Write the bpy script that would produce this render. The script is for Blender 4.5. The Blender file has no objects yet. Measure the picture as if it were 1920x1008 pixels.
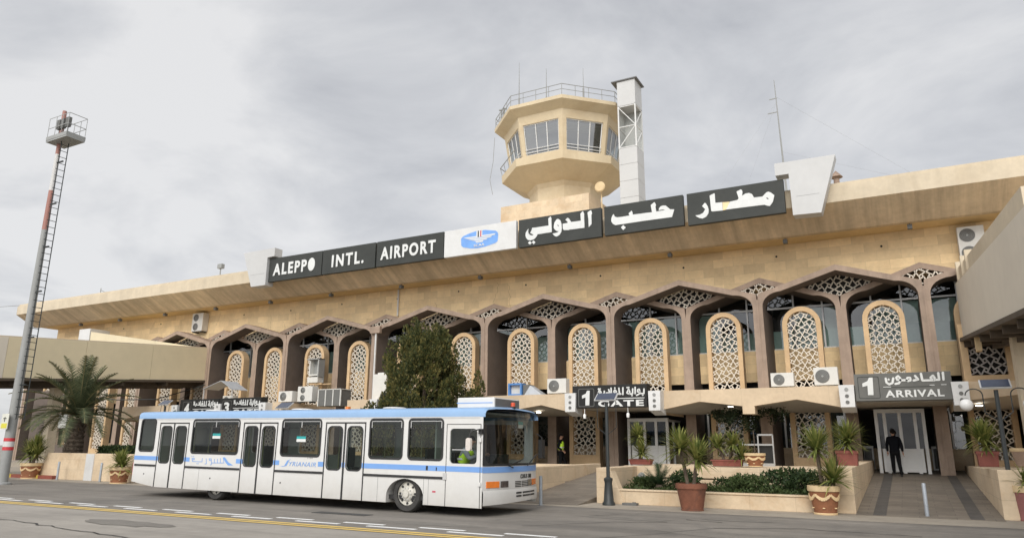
import bpy, bmesh, math, random
from math import sin, cos, pi, radians, sqrt, atan2
from mathutils import Vector, Matrix
from mathutils.geometry import tessellate_polygon
S = bpy.context.scene
COL = S.collection
rnd = random.Random(7)

# ------------------------------------------------------------------ camera
YAW, PIT, ROL = radians(28.36), radians(13.93), radians(.36)
fw = Vector((-sin(YAW)*cos(PIT), cos(YAW)*cos(PIT), sin(PIT)))
r0 = Vector((cos(YAW), sin(YAW), 0)); u0 = r0.cross(fw)
RX = cos(ROL)*r0 + sin(ROL)*u0; UX = -sin(ROL)*r0 + cos(ROL)*u0
cd = bpy.data.cameras.new('camera'); cam = bpy.data.objects.new('camera', cd); COL.objects.link(cam)
cam.matrix_world = Matrix(((RX.x, UX.x, -fw.x, 0), (RX.y, UX.y, -fw.y, 0), (RX.z, UX.z, -fw.z, 1.7), (0, 0, 0, 1)))
cd.sensor_width = 36; cd.lens = 36*1350/1920; cd.shift_y = -5.5/1920
cd.clip_start = .1; cd.clip_end = 5000
S.camera = cam
# ------------------------------------------------------------------ world: overcast sky
W = bpy.data.worlds.new('World'); S.world = W; W.use_nodes = True
nt = W.node_tree; nt.nodes.clear()
def N(nt, t, **k):
    n = nt.nodes.new(t)
    for a, b in k.items():
        if a.startswith('i_'):
            n.inputs[int(a[2:]) if a[2:].isdigit() else a[2:]].default_value = b
        else: setattr(n, a, b)
    return n
SUN_EL, SUN_AZ = radians(36), radians(173)      # sun high, behind the viewer's left shoulder
out = N(nt, 'ShaderNodeOutputWorld'); bg = N(nt, 'ShaderNodeBackground'); bg.inputs[1].default_value = 1.0
sky = N(nt, 'ShaderNodeTexSky'); sky.sky_type = 'NISHITA'; sky.sun_disc = False
sky.sun_elevation = SUN_EL; sky.sun_rotation = SUN_AZ
skm = N(nt, 'ShaderNodeVectorMath', operation='SCALE'); skm.inputs['Scale'].default_value = .08
nt.links.new(sky.outputs[0], skm.inputs[0])
tc = N(nt, 'ShaderNodeTexCoord')
sep = N(nt, 'ShaderNodeSeparateXYZ'); nt.links.new(tc.outputs['Generated'], sep.inputs[0])
def M(op, a, b=None, c=None, clamp=False):
    n = N(nt, 'ShaderNodeMath', operation=op); n.use_clamp = clamp
    for i, v in enumerate((a, b, c)):
        if v is None: continue
        if isinstance(v, (int, float)): n.inputs[i].default_value = v
        else: nt.links.new(v, n.inputs[i])
    return n.outputs[0]
den = M('ADD', M('MAXIMUM', sep.outputs[2], 0.0), .22)
cmb = N(nt, 'ShaderNodeCombineXYZ')
nt.links.new(M('DIVIDE', sep.outputs[0], den), cmb.inputs[0]); nt.links.new(M('DIVIDE', sep.outputs[1], den), cmb.inputs[1])
no1 = N(nt, 'ShaderNodeTexNoise', i_Scale=2.1, i_Detail=8.0, i_Roughness=.56, i_Distortion=.35)
no2 = N(nt, 'ShaderNodeTexNoise', i_Scale=.55, i_Detail=3.0, i_Roughness=.5, i_Distortion=.2)
for n in (no1, no2): nt.links.new(cmb.outputs[0], n.inputs['Vector'])
cl = M('ADD', M('MULTIPLY', no1.outputs[0], .55), M('MULTIPLY', no2.outputs[0], .45))
# brighter cloud low on the left, greyer to the right
cl = M('ADD', cl, M('MULTIPLY', sep.outputs[0], -.035))
cl = M('ADD', cl, M('MULTIPLY', sep.outputs[2], -.10))
rp = N(nt, 'ShaderNodeValToRGB'); nt.links.new(cl, rp.inputs[0])
e = rp.color_ramp.elements
e[0].position = .355; e[0].color = (.375, .385, .41, 1); e[1].position = .56; e[1].color = (.62, .62, .625, 1)
m_ = rp.color_ramp.elements.new(.455); m_.color = (.485, .493, .512, 1)
# an overcast sky is brightest overhead and toward the hidden sun behind the viewer
dt = N(nt, 'ShaderNodeVectorMath', operation='DOT_PRODUCT'); nt.links.new(tc.outputs['Generated'], dt.inputs[0])
dt.inputs[1].default_value = (.10, -.86, .50)
gain = M('ADD', 1.0, M('MULTIPLY', M('MAXIMUM', M('SUBTRACT', dt.outputs['Value'], .05), 0.0), 1.6))
cs = N(nt, 'ShaderNodeVectorMath', operation='SCALE'); nt.links.new(rp.outputs[0], cs.inputs[0]); nt.links.new(gain, cs.inputs['Scale'])
mx = N(nt, 'ShaderNodeMix', data_type='RGBA'); mx.inputs[0].default_value = .93
nt.links.new(skm.outputs[0], mx.inputs[6]); nt.links.new(cs.outputs[0], mx.inputs[7])
nt.links.new(mx.outputs[2], bg.inputs[0]); nt.links.new(bg.outputs[0], out.inputs[0])
# ------------------------------------------------------------------ sun behind thin cloud
sd = bpy.data.lights.new('sun', 'SUN'); sd.energy = 1.5; sd.angle = radians(30); sd.color = (1, .95, .88)
sun = bpy.data.objects.new('sun', sd); COL.objects.link(sun)
sdir = Vector((.16, -.80, .58)).normalized()
sun.rotation_euler = sdir.to_track_quat('Z', 'Y').to_euler(); sun.location = (0, -20, 60)
S.view_settings.view_transform = 'Standard'; S.view_settings.look = 'None'
S.view_settings.exposure = .42; S.view_settings.gamma = 1

# ------------------------------------------------------------------ materials
MATS = {}
def mat(name, col, rough=.7, var=.12, scale=3.0, bump=0.0, bscale=None, metal=0.0, spec=.5, dirt=None, streak=0.0, brick=None, along=0, lowdirt=None, emit=None):
    if name in MATS: return MATS[name]
    m = bpy.data.materials.new(name); m.use_nodes = True; MATS[name] = m
    t = m.node_tree; b = t.nodes['Principled BSDF']; L = t.links.new
    b.inputs['Roughness'].default_value = rough; b.inputs['Metallic'].default_value = metal
    b.inputs['Specular IOR Level'].default_value = spec
    if emit:
        b.inputs['Emission Color'].default_value = (*emit[:3], 1); b.inputs['Emission Strength'].default_value = emit[3]
    geo = N(t, 'ShaderNodeNewGeometry'); pos = geo.outputs['Position']
    n1 = N(t, 'ShaderNodeTexNoise', i_Scale=scale, i_Detail=6.0, i_Roughness=.6); L(pos, n1.inputs['Vector'])
    rgb = N(t, 'ShaderNodeRGB'); rgb.outputs[0].default_value = (*col, 1); cur = rgb.outputs[0]
    def mul(cur, fac_socket, lo, hi):
        mr = N(t, 'ShaderNodeMapRange'); mr.inputs[1].default_value = .3; mr.inputs[2].default_value = .7
        mr.inputs[3].default_value = lo; mr.inputs[4].default_value = hi; L(fac_socket, mr.inputs[0])
        v = N(t, 'ShaderNodeVectorMath', operation='SCALE'); L(cur, v.inputs[0]); L(mr.outputs[0], v.inputs['Scale'])
        return v.outputs[0]
    hgt = n1.outputs[0]
    if brick:
        sp = N(t, 'ShaderNodeSeparateXYZ'); L(pos, sp.inputs[0]); cb = N(t, 'ShaderNodeCombineXYZ')
        ad = N(t, 'ShaderNodeMath', operation='ADD'); L(sp.outputs[0], ad.inputs[0]); L(sp.outputs[1], ad.inputs[1])
        if brick.get('floor'): L(sp.outputs[0], cb.inputs[0]); L(sp.outputs[1], cb.inputs[1])
        else: L(ad.outputs[0], cb.inputs[0]); L(sp.outputs[2], cb.inputs[1])
        br = N(t, 'ShaderNodeTexBrick'); L(cb.outputs[0], br.inputs['Vector'])
        br.inputs['Scale'].default_value = 1.0; br.inputs['Brick Width'].default_value = brick['w']; br.inputs['Row Height'].default_value = brick['h']
        br.inputs['Mortar Size'].default_value = brick.get('m', .006); br.inputs['Mortar Smooth'].default_value = .3
        br.offset = brick.get('off', .5); d = brick.get('d', .1)
        br.inputs['Color1'].default_value = (col[0]*(1+d), col[1]*(1+d*.9), col[2]*(1+d*.6), 1)
        br.inputs['Color2'].default_value = (col[0]*(1-d), col[1]*(1-d*1.1), col[2]*(1-d*1.3), 1)
        k = brick.get('mort', .72); br.inputs['Mortar'].default_value = (col[0]*k, col[1]*k, col[2]*k, 1)
        cur = br.outputs[0]
    cur = mul(cur, n1.outputs[0], 1-var, 1+var)
    n3 = N(t, 'ShaderNodeTexNoise', i_Scale=scale*9, i_Detail=4.0, i_Roughness=.6); L(pos, n3.inputs['Vector'])
    cur = mul(cur, n3.outputs[0], 1-var*.5, 1+var*.5)
    if streak:
        mp = N(t, 'ShaderNodeMapping'); mp.inputs['Scale'].default_value = (2.2, .12, .22); L(pos, mp.inputs['Vector'])
        n2 = N(t, 'ShaderNodeTexNoise', i_Scale=1.0, i_Detail=5.0, i_Roughness=.65); L(mp.outputs[0], n2.inputs['Vector'])
        cur = mul(cur, n2.outputs[0], 1-streak, 1+streak*.35)
    if along:
        mp = N(t, 'ShaderNodeMapping'); mp.inputs['Scale'].default_value = (.10, 1.3, 1); L(pos, mp.inputs['Vector'])
        n2 = N(t, 'ShaderNodeTexNoise', i_Scale=1.0, i_Detail=6.0, i_Roughness=.65, i_Distortion=.3); L(mp.outputs[0], n2.inputs['Vector']); cur = mul(cur, n2.outputs[0], 1-along, 1+along)
    if lowdirt:
        sz = N(t, 'ShaderNodeSeparateXYZ'); L(pos, sz.inputs[0]); mr = N(t, 'ShaderNodeMapRange'); mr.inputs[1].default_value = lowdirt[1]; mr.inputs[2].default_value = lowdirt[2]; mr.inputs[3].default_value = lowdirt[3]; mr.inputs[4].default_value = 0; L(sz.outputs[2], mr.inputs[0])
        nq = N(t, 'ShaderNodeTexNoise', i_Scale=2.2, i_Detail=7.0, i_Roughness=.7); L(pos, nq.inputs['Vector']); mq = N(t, 'ShaderNodeMath', operation='MULTIPLY'); L(mr.outputs[0], mq.inputs[0]); L(nq.outputs[0], mq.inputs[1])
        mm = N(t, 'ShaderNodeMix', data_type='RGBA'); L(mq.outputs[0], mm.inputs[0]); L(cur, mm.inputs[6]); mm.inputs[7].default_value = (*lowdirt[0], 1); cur = mm.outputs[2]
    if dirt:
        n4 = N(t, 'ShaderNodeTexNoise', i_Scale=dirt[1], i_Detail=8.0, i_Roughness=.68, i_Distortion=.6); L(pos, n4.inputs['Vector'])
        mr = N(t, 'ShaderNodeMapRange'); mr.inputs[1].default_value = .5; mr.inputs[2].default_value = .75; mr.inputs[3].default_value = 0; mr.inputs[4].default_value = dirt[2]
        L(n4.outputs[0], mr.inputs[0])
        mm = N(t, 'ShaderNodeMix', data_type='RGBA'); L(mr.outputs[0], mm.inputs[0]); L(cur, mm.inputs[6]); mm.inputs[7].default_value = (*dirt[0], 1); cur = mm.outputs[2]
    L(cur, b.inputs['Base Color'])
    if bump:
        bp = N(t, 'ShaderNodeBump'); bp.inputs['Strength'].default_value = bump; bp.inputs['Distance'].default_value = .02
        nb = N(t, 'ShaderNodeTexNoise', i_Scale=bscale or scale*12, i_Detail=5.0); L(pos, nb.inputs['Vector'])
        L(nb.outputs[0], bp.inputs['Height']); L(bp.outputs[0], b.inputs['Normal'])
    return m
def glassmat(name, tint, refl=.9, rough=.02, ior=1.5):
    if name in MATS: return MATS[name]
    m = bpy.data.materials.new(name); m.use_nodes = True; MATS[name] = m
    t = m.node_tree; t.nodes.clear(); L = t.links.new
    o = N(t, 'ShaderNodeOutputMaterial'); tr = N(t, 'ShaderNodeBsdfTransparent'); tr.inputs[0].default_value = (*tint, 1)
    gl = N(t, 'ShaderNodeBsdfGlossy'); gl.inputs['Roughness'].default_value = rough; gl.inputs[0].default_value = (refl, refl, refl, 1)
    fr = N(t, 'ShaderNodeFresnel'); geo = N(t, 'ShaderNodeNewGeometry')
    mi = N(t, 'ShaderNodeMapRange'); mi.inputs[3].default_value = ior; mi.inputs[4].default_value = 1/ior; L(geo.outputs['Backfacing'], mi.inputs[0]); L(mi.outputs[0], fr.inputs[0])
    nz = N(t, 'ShaderNodeTexNoise', i_Scale=.9, i_Detail=1.0); L(geo.outputs['Position'], nz.inputs['Vector'])
    bp = N(t, 'ShaderNodeBump'); bp.inputs['Strength'].default_value = .06; L(nz.outputs[0], bp.inputs['Height']); L(bp.outputs[0], gl.inputs['Normal'])
    mx = N(t, 'ShaderNodeMixShader'); L(fr.outputs[0], mx.inputs[0]); L(tr.outputs[0], mx.inputs[1]); L(gl.outputs[0], mx.inputs[2]); L(mx.outputs[0], o.inputs[0])
    return m
def leafmat(name, c1, c2, c3=None, scale=2.5):
    if name in MATS: return MATS[name]
    m = bpy.data.materials.new(name); m.use_nodes = True; MATS[name] = m
    t = m.node_tree; b = t.nodes['Principled BSDF']; L = t.links.new
    b.inputs['Roughness'].default_value = .6; b.inputs['Specular IOR Level'].default_value = .25
    geo = N(t, 'ShaderNodeNewGeometry'); n = N(t, 'ShaderNodeTexNoise', i_Scale=scale, i_Detail=5.0, i_Roughness=.7); L(geo.outputs['Position'], n.inputs['Vector'])
    ri = N(t, 'ShaderNodeMath', operation='MULTIPLY'); L(geo.outputs['Random Per Island'], ri.inputs[0]); ri.inputs[1].default_value = .35
    ad = N(t, 'ShaderNodeMath', operation='ADD'); L(n.outputs[0], ad.inputs[0]); L(ri.outputs[0], ad.inputs[1])
    r = N(t, 'ShaderNodeValToRGB'); L(ad.outputs[0], r.inputs[0]); el = r.color_ramp.elements
    el[0].position = .42; el[0].color = (*c1, 1); el[1].position = .88; el[1].color = (*(c3 or c2), 1)
    q = el.new(.66); q.color = (*c2, 1)
    L(r.outputs[0], b.inputs['Base Color'])
    tl = N(t, 'ShaderNodeBsdfTranslucent'); L(r.outputs[0], tl.inputs[0]); mx = N(t, 'ShaderNodeMixShader'); mx.inputs[0].default_value = .22
    o = t.nodes['Material Output']; L(b.outputs[0], mx.inputs[1]); L(tl.outputs[0], mx.inputs[2]); L(mx.outputs[0], o.inputs[0])
    return m
stone = mat('stone', (.78, .605, .365), .85, .10, .9, .15, 20, dirt=((.68, .47, .26), .5, .4), brick=dict(w=.95, h=.42, m=.006, d=.13, mort=.75))
stone2 = mat('pale_stone', (.62, .495, .345), .85, .10, 1.2, .15, 22, dirt=((.45, .28, .14), .9, .6), brick=dict(w=1.2, h=.46, m=.005, d=.06, mort=.7))
concr = mat('fascia_paint', (.585, .50, .37), .85, .09, .7, .08, streak=.10, dirt=((.46, .37, .25), .5, .55))
soff = mat('stained_concrete', (.66, .52, .345), .9, .12, .6, .15, streak=.32, dirt=((.44, .33, .20), .8, .55))
soff2 = mat('ochre_soffit', (.68, .50, .25), .9, .1, .8)
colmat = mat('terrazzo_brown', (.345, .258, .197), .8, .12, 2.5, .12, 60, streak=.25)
colside = mat('terrazzo_shaded', (.118, .093, .077), .85, .12, 2.0, .1, 60)  # fin sides and soffits: shade partly painted into this darker brown
lat = mat('cast_lattice', (.68, .62, .525), .8, .08, 4)
latlow = mat('grey_lattice', (.42, .39, .36), .8, .1, 4)
archm = mat('arch_stone', (.58, .41, .235), .85, .10, 1.5, .12, 25, dirt=((.42, .28, .16), 1.2, .4))
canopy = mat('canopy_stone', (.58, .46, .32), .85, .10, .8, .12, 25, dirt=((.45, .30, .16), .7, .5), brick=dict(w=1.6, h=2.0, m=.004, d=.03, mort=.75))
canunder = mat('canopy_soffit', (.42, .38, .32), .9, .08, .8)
glassd = glassmat('window_glass', (.62, .70, .68), .95, .015, 1.9)
glassb = glassmat('bus_glass', (.47, .54, .50), .7, .01, 1.5)
frost = mat('frosted_band', (.34, .42, .40), .25, .08, .6)
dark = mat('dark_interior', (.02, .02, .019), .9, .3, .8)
ceilm = mat('room_ceiling', (.30, .30, .28), .9)
blindsky = mat('blind_sky_tint', (.42, .50, .47), .9, .2, .35)
alum = mat('aluminium', (.55, .55, .54), .4, .06, 5, metal=.3)
whitep = mat('white_paint', (.63, .63, .615), .5, .05, 1.5, dirt=((.45, .42, .37), 1.2, .3))
busw = mat('bus_white', (.63, .625, .605), .34, .03, .7, bump=.05, bscale=1.3, dirt=((.56, .54, .49), .9, .35), lowdirt=((.30, .27, .22), .2, .85, .75))
busblue = mat('bus_blue', (.235, .375, .575), .35, .05, .8)
busstripe = mat('bus_stripe', (.17, .335, .67), .35, .05, .8)
rubber = mat('black_rubber', (.022, .022, .022), .55, .2, 4)
tyre = mat('tyre_rubber', (.035, .034, .032), .8, .25, 6, dirt=((.10, .09, .075), 3, .5))
hubm = mat('wheel_metal', (.58, .56, .50), .5, .15, 8, metal=.1)
signd = mat('sign_board', (.040, .043, .039), .6, .12, 1.0, spec=.3, dirt=((.075, .075, .07), .6, .35))
gateb = mat('gate_board', (.018, .018, .017), .6, .15, 1.5, spec=.3)
signg = mat('sign_grey', (.115, .115, .105), .55, .12, 1.0, dirt=((.19, .185, .17), .6, .4))
letter = mat('letter_white', (.66, .67, .65), .5, .06, 2)
silver = mat('cladding_silver', (.50, .50, .49), .42, .05, .5, dirt=((.5, .49, .47), .3, .3))
asph = mat('asphalt', (.19, .172, .148), .9, .14, .35, .5, 40, along=.20, dirt=((.09, .085, .078), .4, .75))
asph2 = mat('old_apron', (.29, .265, .23), .9, .12, .4, .4, 40, along=.16, dirt=((.17, .155, .135), .35, .5))
pave = mat('pavement_concrete', (.32, .28, .225), .9, .14, .7, .3, 40, dirt=((.17, .145, .115), .8, .5))
rampm = mat('ramp_tiles', (.175, .15, .122), .75, .16, 1.0, .1, 40, brick=dict(w=.8, h=.35, m=.008, d=.12, mort=.6, floor=1))
rampd = mat('ramp_dark_band', (.085, .078, .07), .75, .2, 2)
yell = mat('yellow_line', (.66, .46, .13), .8, .10, 3, dirt=((.35, .29, .17), 3, .3))
whl = mat('white_line', (.72, .72, .70), .8, .08, 3, dirt=((.35, .34, .32), 3, .3))
poleg = mat('grey_pole', (.28, .285, .275), .6, .08, 1)
poler = mat('red_band', (.33, .155, .125), .6, .1, 1)
polew = mat('white_band', (.58, .57, .55), .6, .08, 1)
redtape = mat('red_tape', (.55, .04, .05), .5)
black = mat('black_iron', (.03, .035, .035), .5, .15, 5)
terra = mat('terracotta', (.19, .072, .04), .85, .22, 5, .2, dirt=((.06, .035, .028), 2.5, .8))
brownpot = mat('brown_pot', (.25, .10, .045), .7, .2, 6, .2)
cream = mat('cream_rim', (.62, .47, .27), .7, .1, 4)
redpot = mat('red_planter', (.21, .062, .045), .7, .15, 4)
soil = mat('soil', (.07, .05, .035), .95, .3, 6, .5)
bark = mat('palm_bark', (.11, .085, .062), .95, .4, 7, .8, 14)
bark2 = mat('bark', (.12, .09, .065), .95, .3, 6, .6)
acw = mat('ac_white', (.63, .62, .58), .5, .05, 2, dirt=((.45, .42, .36), 2, .3))
acd = mat('ac_grille', (.13, .13, .122), .6, .1, 8)
tan = mat('bridge_panel', (.68, .59, .40), .6, .05, .25, dirt=((.62, .53, .36), .2, .4))
tan2 = mat('bridge_panel_pale', (.66, .60, .50), .6, .05, .25)
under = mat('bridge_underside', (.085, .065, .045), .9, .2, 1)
blueb = mat('logo_blue', (.16, .34, .72), .5)
redb = mat('stripe_red', (.5, .08, .12), .5)
amber = mat('amber_lens', (.75, .20, .03), .25, .1, 10)
lens = mat('lamp_lens', (.16, .16, .155), .1, .5, 14, metal=.6)
teal = mat('sticker_teal', (.02, .30, .30), .5)
skin = mat('skin', (.36, .20, .13), .6, .1, 6)
hair = mat('hair', (.010, .008, .007), .8, .2, 20, spec=.15)
suit = mat('suit_cloth', (.006, .0065, .009), .9, .2, 6, spec=.1)
trous = mat('trouser_cloth', (.008, .008, .009), .9, .2, 6, spec=.1)
hivis = mat('hi_vis', (.50, .80, .04), .6, .08, 5)
greyc = mat('grey_shirt', (.20, .22, .24), .8, .1, 6)
shoe = mat('shoe_leather', (.012, .011, .010), .5)
solar = mat('solar_cells', (.045, .055, .085), .18, .1, 6)
shut = mat('shutter_metal', (.50, .50, .48), .5, .08, 2)
seatm = mat('bus_seat', (.06, .10, .11), .8)
interior = mat('bus_interior', (.36, .37, .35), .8)
globe = mat('lamp_globe', (.75, .74, .72), .3, .03, 4)
stripr = mat('cream_swag', (.68, .50, .28), .7, .1, 6)
redk = mat('kerb_red', (.22, .06, .04), .8, .2, 4); yelk = mat('kerb_yellow', (.50, .36, .06), .8, .2, 4)
bluep = mat('cooler_blue', (.10, .25, .55), .5)
lampon = mat('lit_downlight', (.9, .9, .85), .4, emit=(1, .95, .85, 6))
yucl = leafmat('yucca_leaf', (.075, .105, .025), (.17, .20, .05), (.36, .34, .11), 3)
palml = leafmat('palm_leaf', (.045, .060, .030), (.085, .105, .052), (.14, .15, .075), 1.5)
junil = leafmat('juniper_leaf', (.026, .038, .015), (.078, .090, .031), (.22, .185, .06), 2.4)
bushl = leafmat('bush_leaf', (.018, .034, .012), (.036, .062, .022), (.07, .10, .035), 3)
grndl = leafmat('ground_cover_leaf', (.030, .050, .016), (.055, .085, .026), (.095, .12, .045), 4)
vinel = leafmat('vine_leaf', (.012, .022, .010), (.025, .038, .016), (.045, .055, .022), 3)
cycl = leafmat('cycad_leaf', (.012, .03, .012), (.022, .05, .018), (.045, .085, .03), 3)

# ------------------------------------------------------------------ mesh helpers
class MB:
    def __init__(s): s.v = []; s.f = []; s.mi = []; s.m = 0
    def add(s, vs, fs):
        b = len(s.v); s.v += [tuple(p) for p in vs]; s.f += [tuple(i+b for i in f) for f in fs]; s.mi += [s.m]*len(fs)
    def quad(s, a, b, c, d): s.add([a, b, c, d], [(0, 1, 2, 3)])
    def box(s, x0, x1, y0, y1, z0, z1):
        s.add([(x0, y0, z0), (x1, y0, z0), (x1, y1, z0), (x0, y1, z0), (x0, y0, z1), (x1, y0, z1), (x1, y1, z1), (x0, y1, z1)],
              [(0, 3, 2, 1), (4, 5, 6, 7), (0, 1, 5, 4), (1, 2, 6, 5), (2, 3, 7, 6), (3, 0, 4, 7)])
    def hexa(s, lo, hi):      # two quads (4 pts each) joined
        s.add(list(lo)+list(hi), [(0, 3, 2, 1), (4, 5, 6, 7), (0, 1, 5, 4), (1, 2, 6, 5), (2, 3, 7, 6), (3, 0, 4, 7)])
    def bar(s, p, q, w, h=None, up=(0, 0, 1)):
        p = Vector(p); q = Vector(q); d = q-p
        if d.length < 1e-6: return
        d.normalize(); u = Vector(up)
        if abs(d.dot(u)) > .98: u = Vector((0, 1, 0)) if abs(d.y) < .9 else Vector((1, 0, 0))
        a = d.cross(u).normalized(); b = a.cross(d).normalized(); h = h or w
        a *= w/2; b *= h/2
        s.hexa([p-a-b, p+a-b, p+a+b, p-a+b], [q-a-b, q+a-b, q+a+b, q-a+b])
    def tube(s, path, r, n=8, cap=True):
        path = [Vector(p) for p in path]; k = len(path)
        rs = r if isinstance(r, (list, tuple)) else [r]*k; rings = []; a = None
        for i, p in enumerate(path):
            d = (path[min(i+1, k-1)]-path[max(i-1, 0)]).normalized()
            if a is None:
                a = d.cross(Vector((0, 0, 1)) if abs(d.z) < .9 else Vector((1, 0, 0))).normalized()
            else: a = (a-d*a.dot(d)).normalized()
            b = d.cross(a)
            rings.append([p+(a*cos(2*pi*j/n)+b*sin(2*pi*j/n))*rs[i] for j in range(n)])
        vs = [v for g in rings for v in g]
        fs = [(i*n+j, i*n+(j+1) % n, (i+1)*n+(j+1) % n, (i+1)*n+j) for i in range(k-1) for j in range(n)]
        if cap: fs += [tuple(range(n))[::-1], tuple((k-1)*n+j for j in range(n))]
        s.add(vs, fs)
    def lathe(s, prof, c=(0, 0, 0), n=20, ax='z', ph=0.0, cap=True):
        vs = []; k = len(prof)
        for r, z in prof:
            for j in range(n):
                a = 2*pi*j/n+ph; x, y = r*cos(a), r*sin(a)
                vs.append((c[0]+x, c[1]+y, c[2]+z) if ax == 'z' else (c[0]+x, c[1]+z, c[2]+y) if ax == 'y' else (c[0]+z, c[1]+x, c[2]+y))
        fs = [(i*n+j, i*n+(j+1) % n, (i+1)*n+(j+1) % n, (i+1)*n+j) for i in range(k-1) for j in range(n)]
        if cap: fs += [tuple(range(n))[::-1], tuple((k-1)*n+j for j in range(n))]
        s.add(vs, fs)
    def poly(s, loops, fn0, fn1=None):     # 2-D loops (outer, holes) -> flat shape, optionally extruded
        flat = [p for l in loops for p in l]
        tris = tessellate_polygon([[Vector((p[0], p[1], 0)) for p in l] for l in loops])
        s.add([fn0(*p) for p in flat], [tuple(t) for t in tris])
        if fn1:
            s.add([fn1(*p) for p in flat], [tuple(t)[::-1] for t in tris])
            for l in loops:
                k = len(l); s.add([fn0(*p) for p in l]+[fn1(*p) for p in l], [(i, (i+1) % k, k+(i+1) % k, k+i) for i in range(k)])
    def strip(s, A, B):
        k = len(A); s.add(list(A)+list(B), [(i, i+1, k+i+1, k+i) for i in range(k-1)])
    def build(s, name, m, parent=None, smooth=False, loc=None, bevel=0, fixn=True):
        me = bpy.data.meshes.new(name); me.from_pydata(s.v, [], s.f)
        ms = m if isinstance(m, (list, tuple)) else [m]
        for x in ms: me.materials.append(x)
        if len(ms) > 1: me.polygons.foreach_set('material_index', s.mi)
        if fixn and len(s.f) < 30000:
            bm = bmesh.new(); bm.from_mesh(me)
            if smooth: bmesh.ops.remove_doubles(bm, verts=bm.verts, dist=1e-5)
            bmesh.ops.recalc_face_normals(bm, faces=bm.faces); bm.to_mesh(me); bm.free()
        if smooth:
            me.polygons.foreach_set('use_smooth', [True]*len(me.polygons))
            try: me.set_sharp_from_angle(angle=radians(40))
            except Exception: pass
        me.update()
        o = bpy.data.objects.new(name, me); COL.objects.link(o)
        if parent: o.parent = parent
        if loc: o.location = loc
        if bevel:
            b = o.modifiers.new('bevel', 'BEVEL'); b.width = bevel; b.segments = 2; b.limit_method = 'ANGLE'
        return o
def tag(o, label=None, cat=None, group=None, kind=None):
    if label: o['label'] = label
    if cat: o['category'] = cat
    if group: o['group'] = group
    if kind: o['kind'] = kind
    return o
def thing(name, label, cat, loc=(0, 0, 0), rot=(0, 0, 0), group=None):
    o = bpy.data.objects.new(name, None); COL.objects.link(o); o.location = loc
    o.rotation_euler = rot if isinstance(rot, (tuple, list)) else (0, 0, rot); o.empty_display_size = .3
    return tag(o, label, cat, group)
def struct(o): return tag(o, kind='structure')
def copy_tree(o, parent=None):
    c = o.copy(); COL.objects.link(c); c.parent = parent
    for ch in list(o.children): copy_tree(ch, c)
    return c
def dup(o, loc, rot=None, label=None):
    c = copy_tree(o); c.location = loc
    if rot is not None: c.rotation_euler = (0, 0, rot) if not isinstance(rot, (tuple, list)) else rot
    if label: c['label'] = label
    return c
def rrect(x0, x1, z0, z1, r, n=6):
    P = []
    for cx, cz, a in ((x1-r, z1-r, 0), (x0+r, z1-r, 90), (x0+r, z0+r, 180), (x1-r, z0+r, 270)):
        for i in range(n+1):
            t = radians(a+90*i/n); P.append((cx+r*cos(t), cz+r*sin(t)))
    return P
def orect(x0, x1, z0, z1, inner, n=6):    # outer rectangle sampled to match rrect
    P = []
    for q in range(4):
        sg = inner[q*(n+1):(q+1)*(n+1)]
        cx, cz = ((x1, z1), (x0, z1), (x0, z0), (x1, z0))[q]
        for i, (a, b) in enumerate(sg):
            f = i/n
            if q in (0, 2):   # starts at the vertical edge, ends at the horizontal edge
                P.append((cx, b+(cz-b)*min(1, 2*f)) if f <= .5 else (cx+(a-cx)*(2*f-1), cz))
            else:
                P.append((a+(cx-a)*min(1, 2*f), cz) if f <= .5 else (cx, cz+(b-cz)*(2*f-1)))
    return P
def ring(mb, O, I, f):
    k = len(O); mb.add([f(*p) for p in O]+[f(*p) for p in I], [(i, (i+1) % k, k+(i+1) % k, k+i) for i in range(k)])
def holeplate(mb, x0, x1, z0, z1, h, r, f, fin, n=6):   # flat plate with rounded hole and a rim running inward
    I = rrect(*h, r, n); ring(mb, orect(x0, x1, z0, z1, I, n), I, f)
    k = len(I); mb.add([f(*p) for p in I]+[fin(*p) for p in I], [(i, (i+1) % k, k+(i+1) % k, k+i) for i in range(k)])
def clip_seg(p, q, poly):      # segment clipped by a convex ccw polygon
    t0, t1 = 0., 1.; d = (q[0]-p[0], q[1]-p[1]); k = len(poly)
    for i in range(k):
        a, b = poly[i], poly[(i+1) % k]; n = (-(b[1]-a[1]), b[0]-a[0])
        num = n[0]*(p[0]-a[0])+n[1]*(p[1]-a[1]); den = n[0]*d[0]+n[1]*d[1]
        if abs(den) < 1e-9:
            if num < 0: return None
            continue
        t = -num/den
        if den > 0: t0 = max(t0, t)
        else: t1 = min(t1, t)
        if t0 >= t1: return None
    return ((p[0]+d[0]*t0, p[1]+d[1]*t0), (p[0]+d[0]*t1, p[1]+d[1]*t1))
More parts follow.
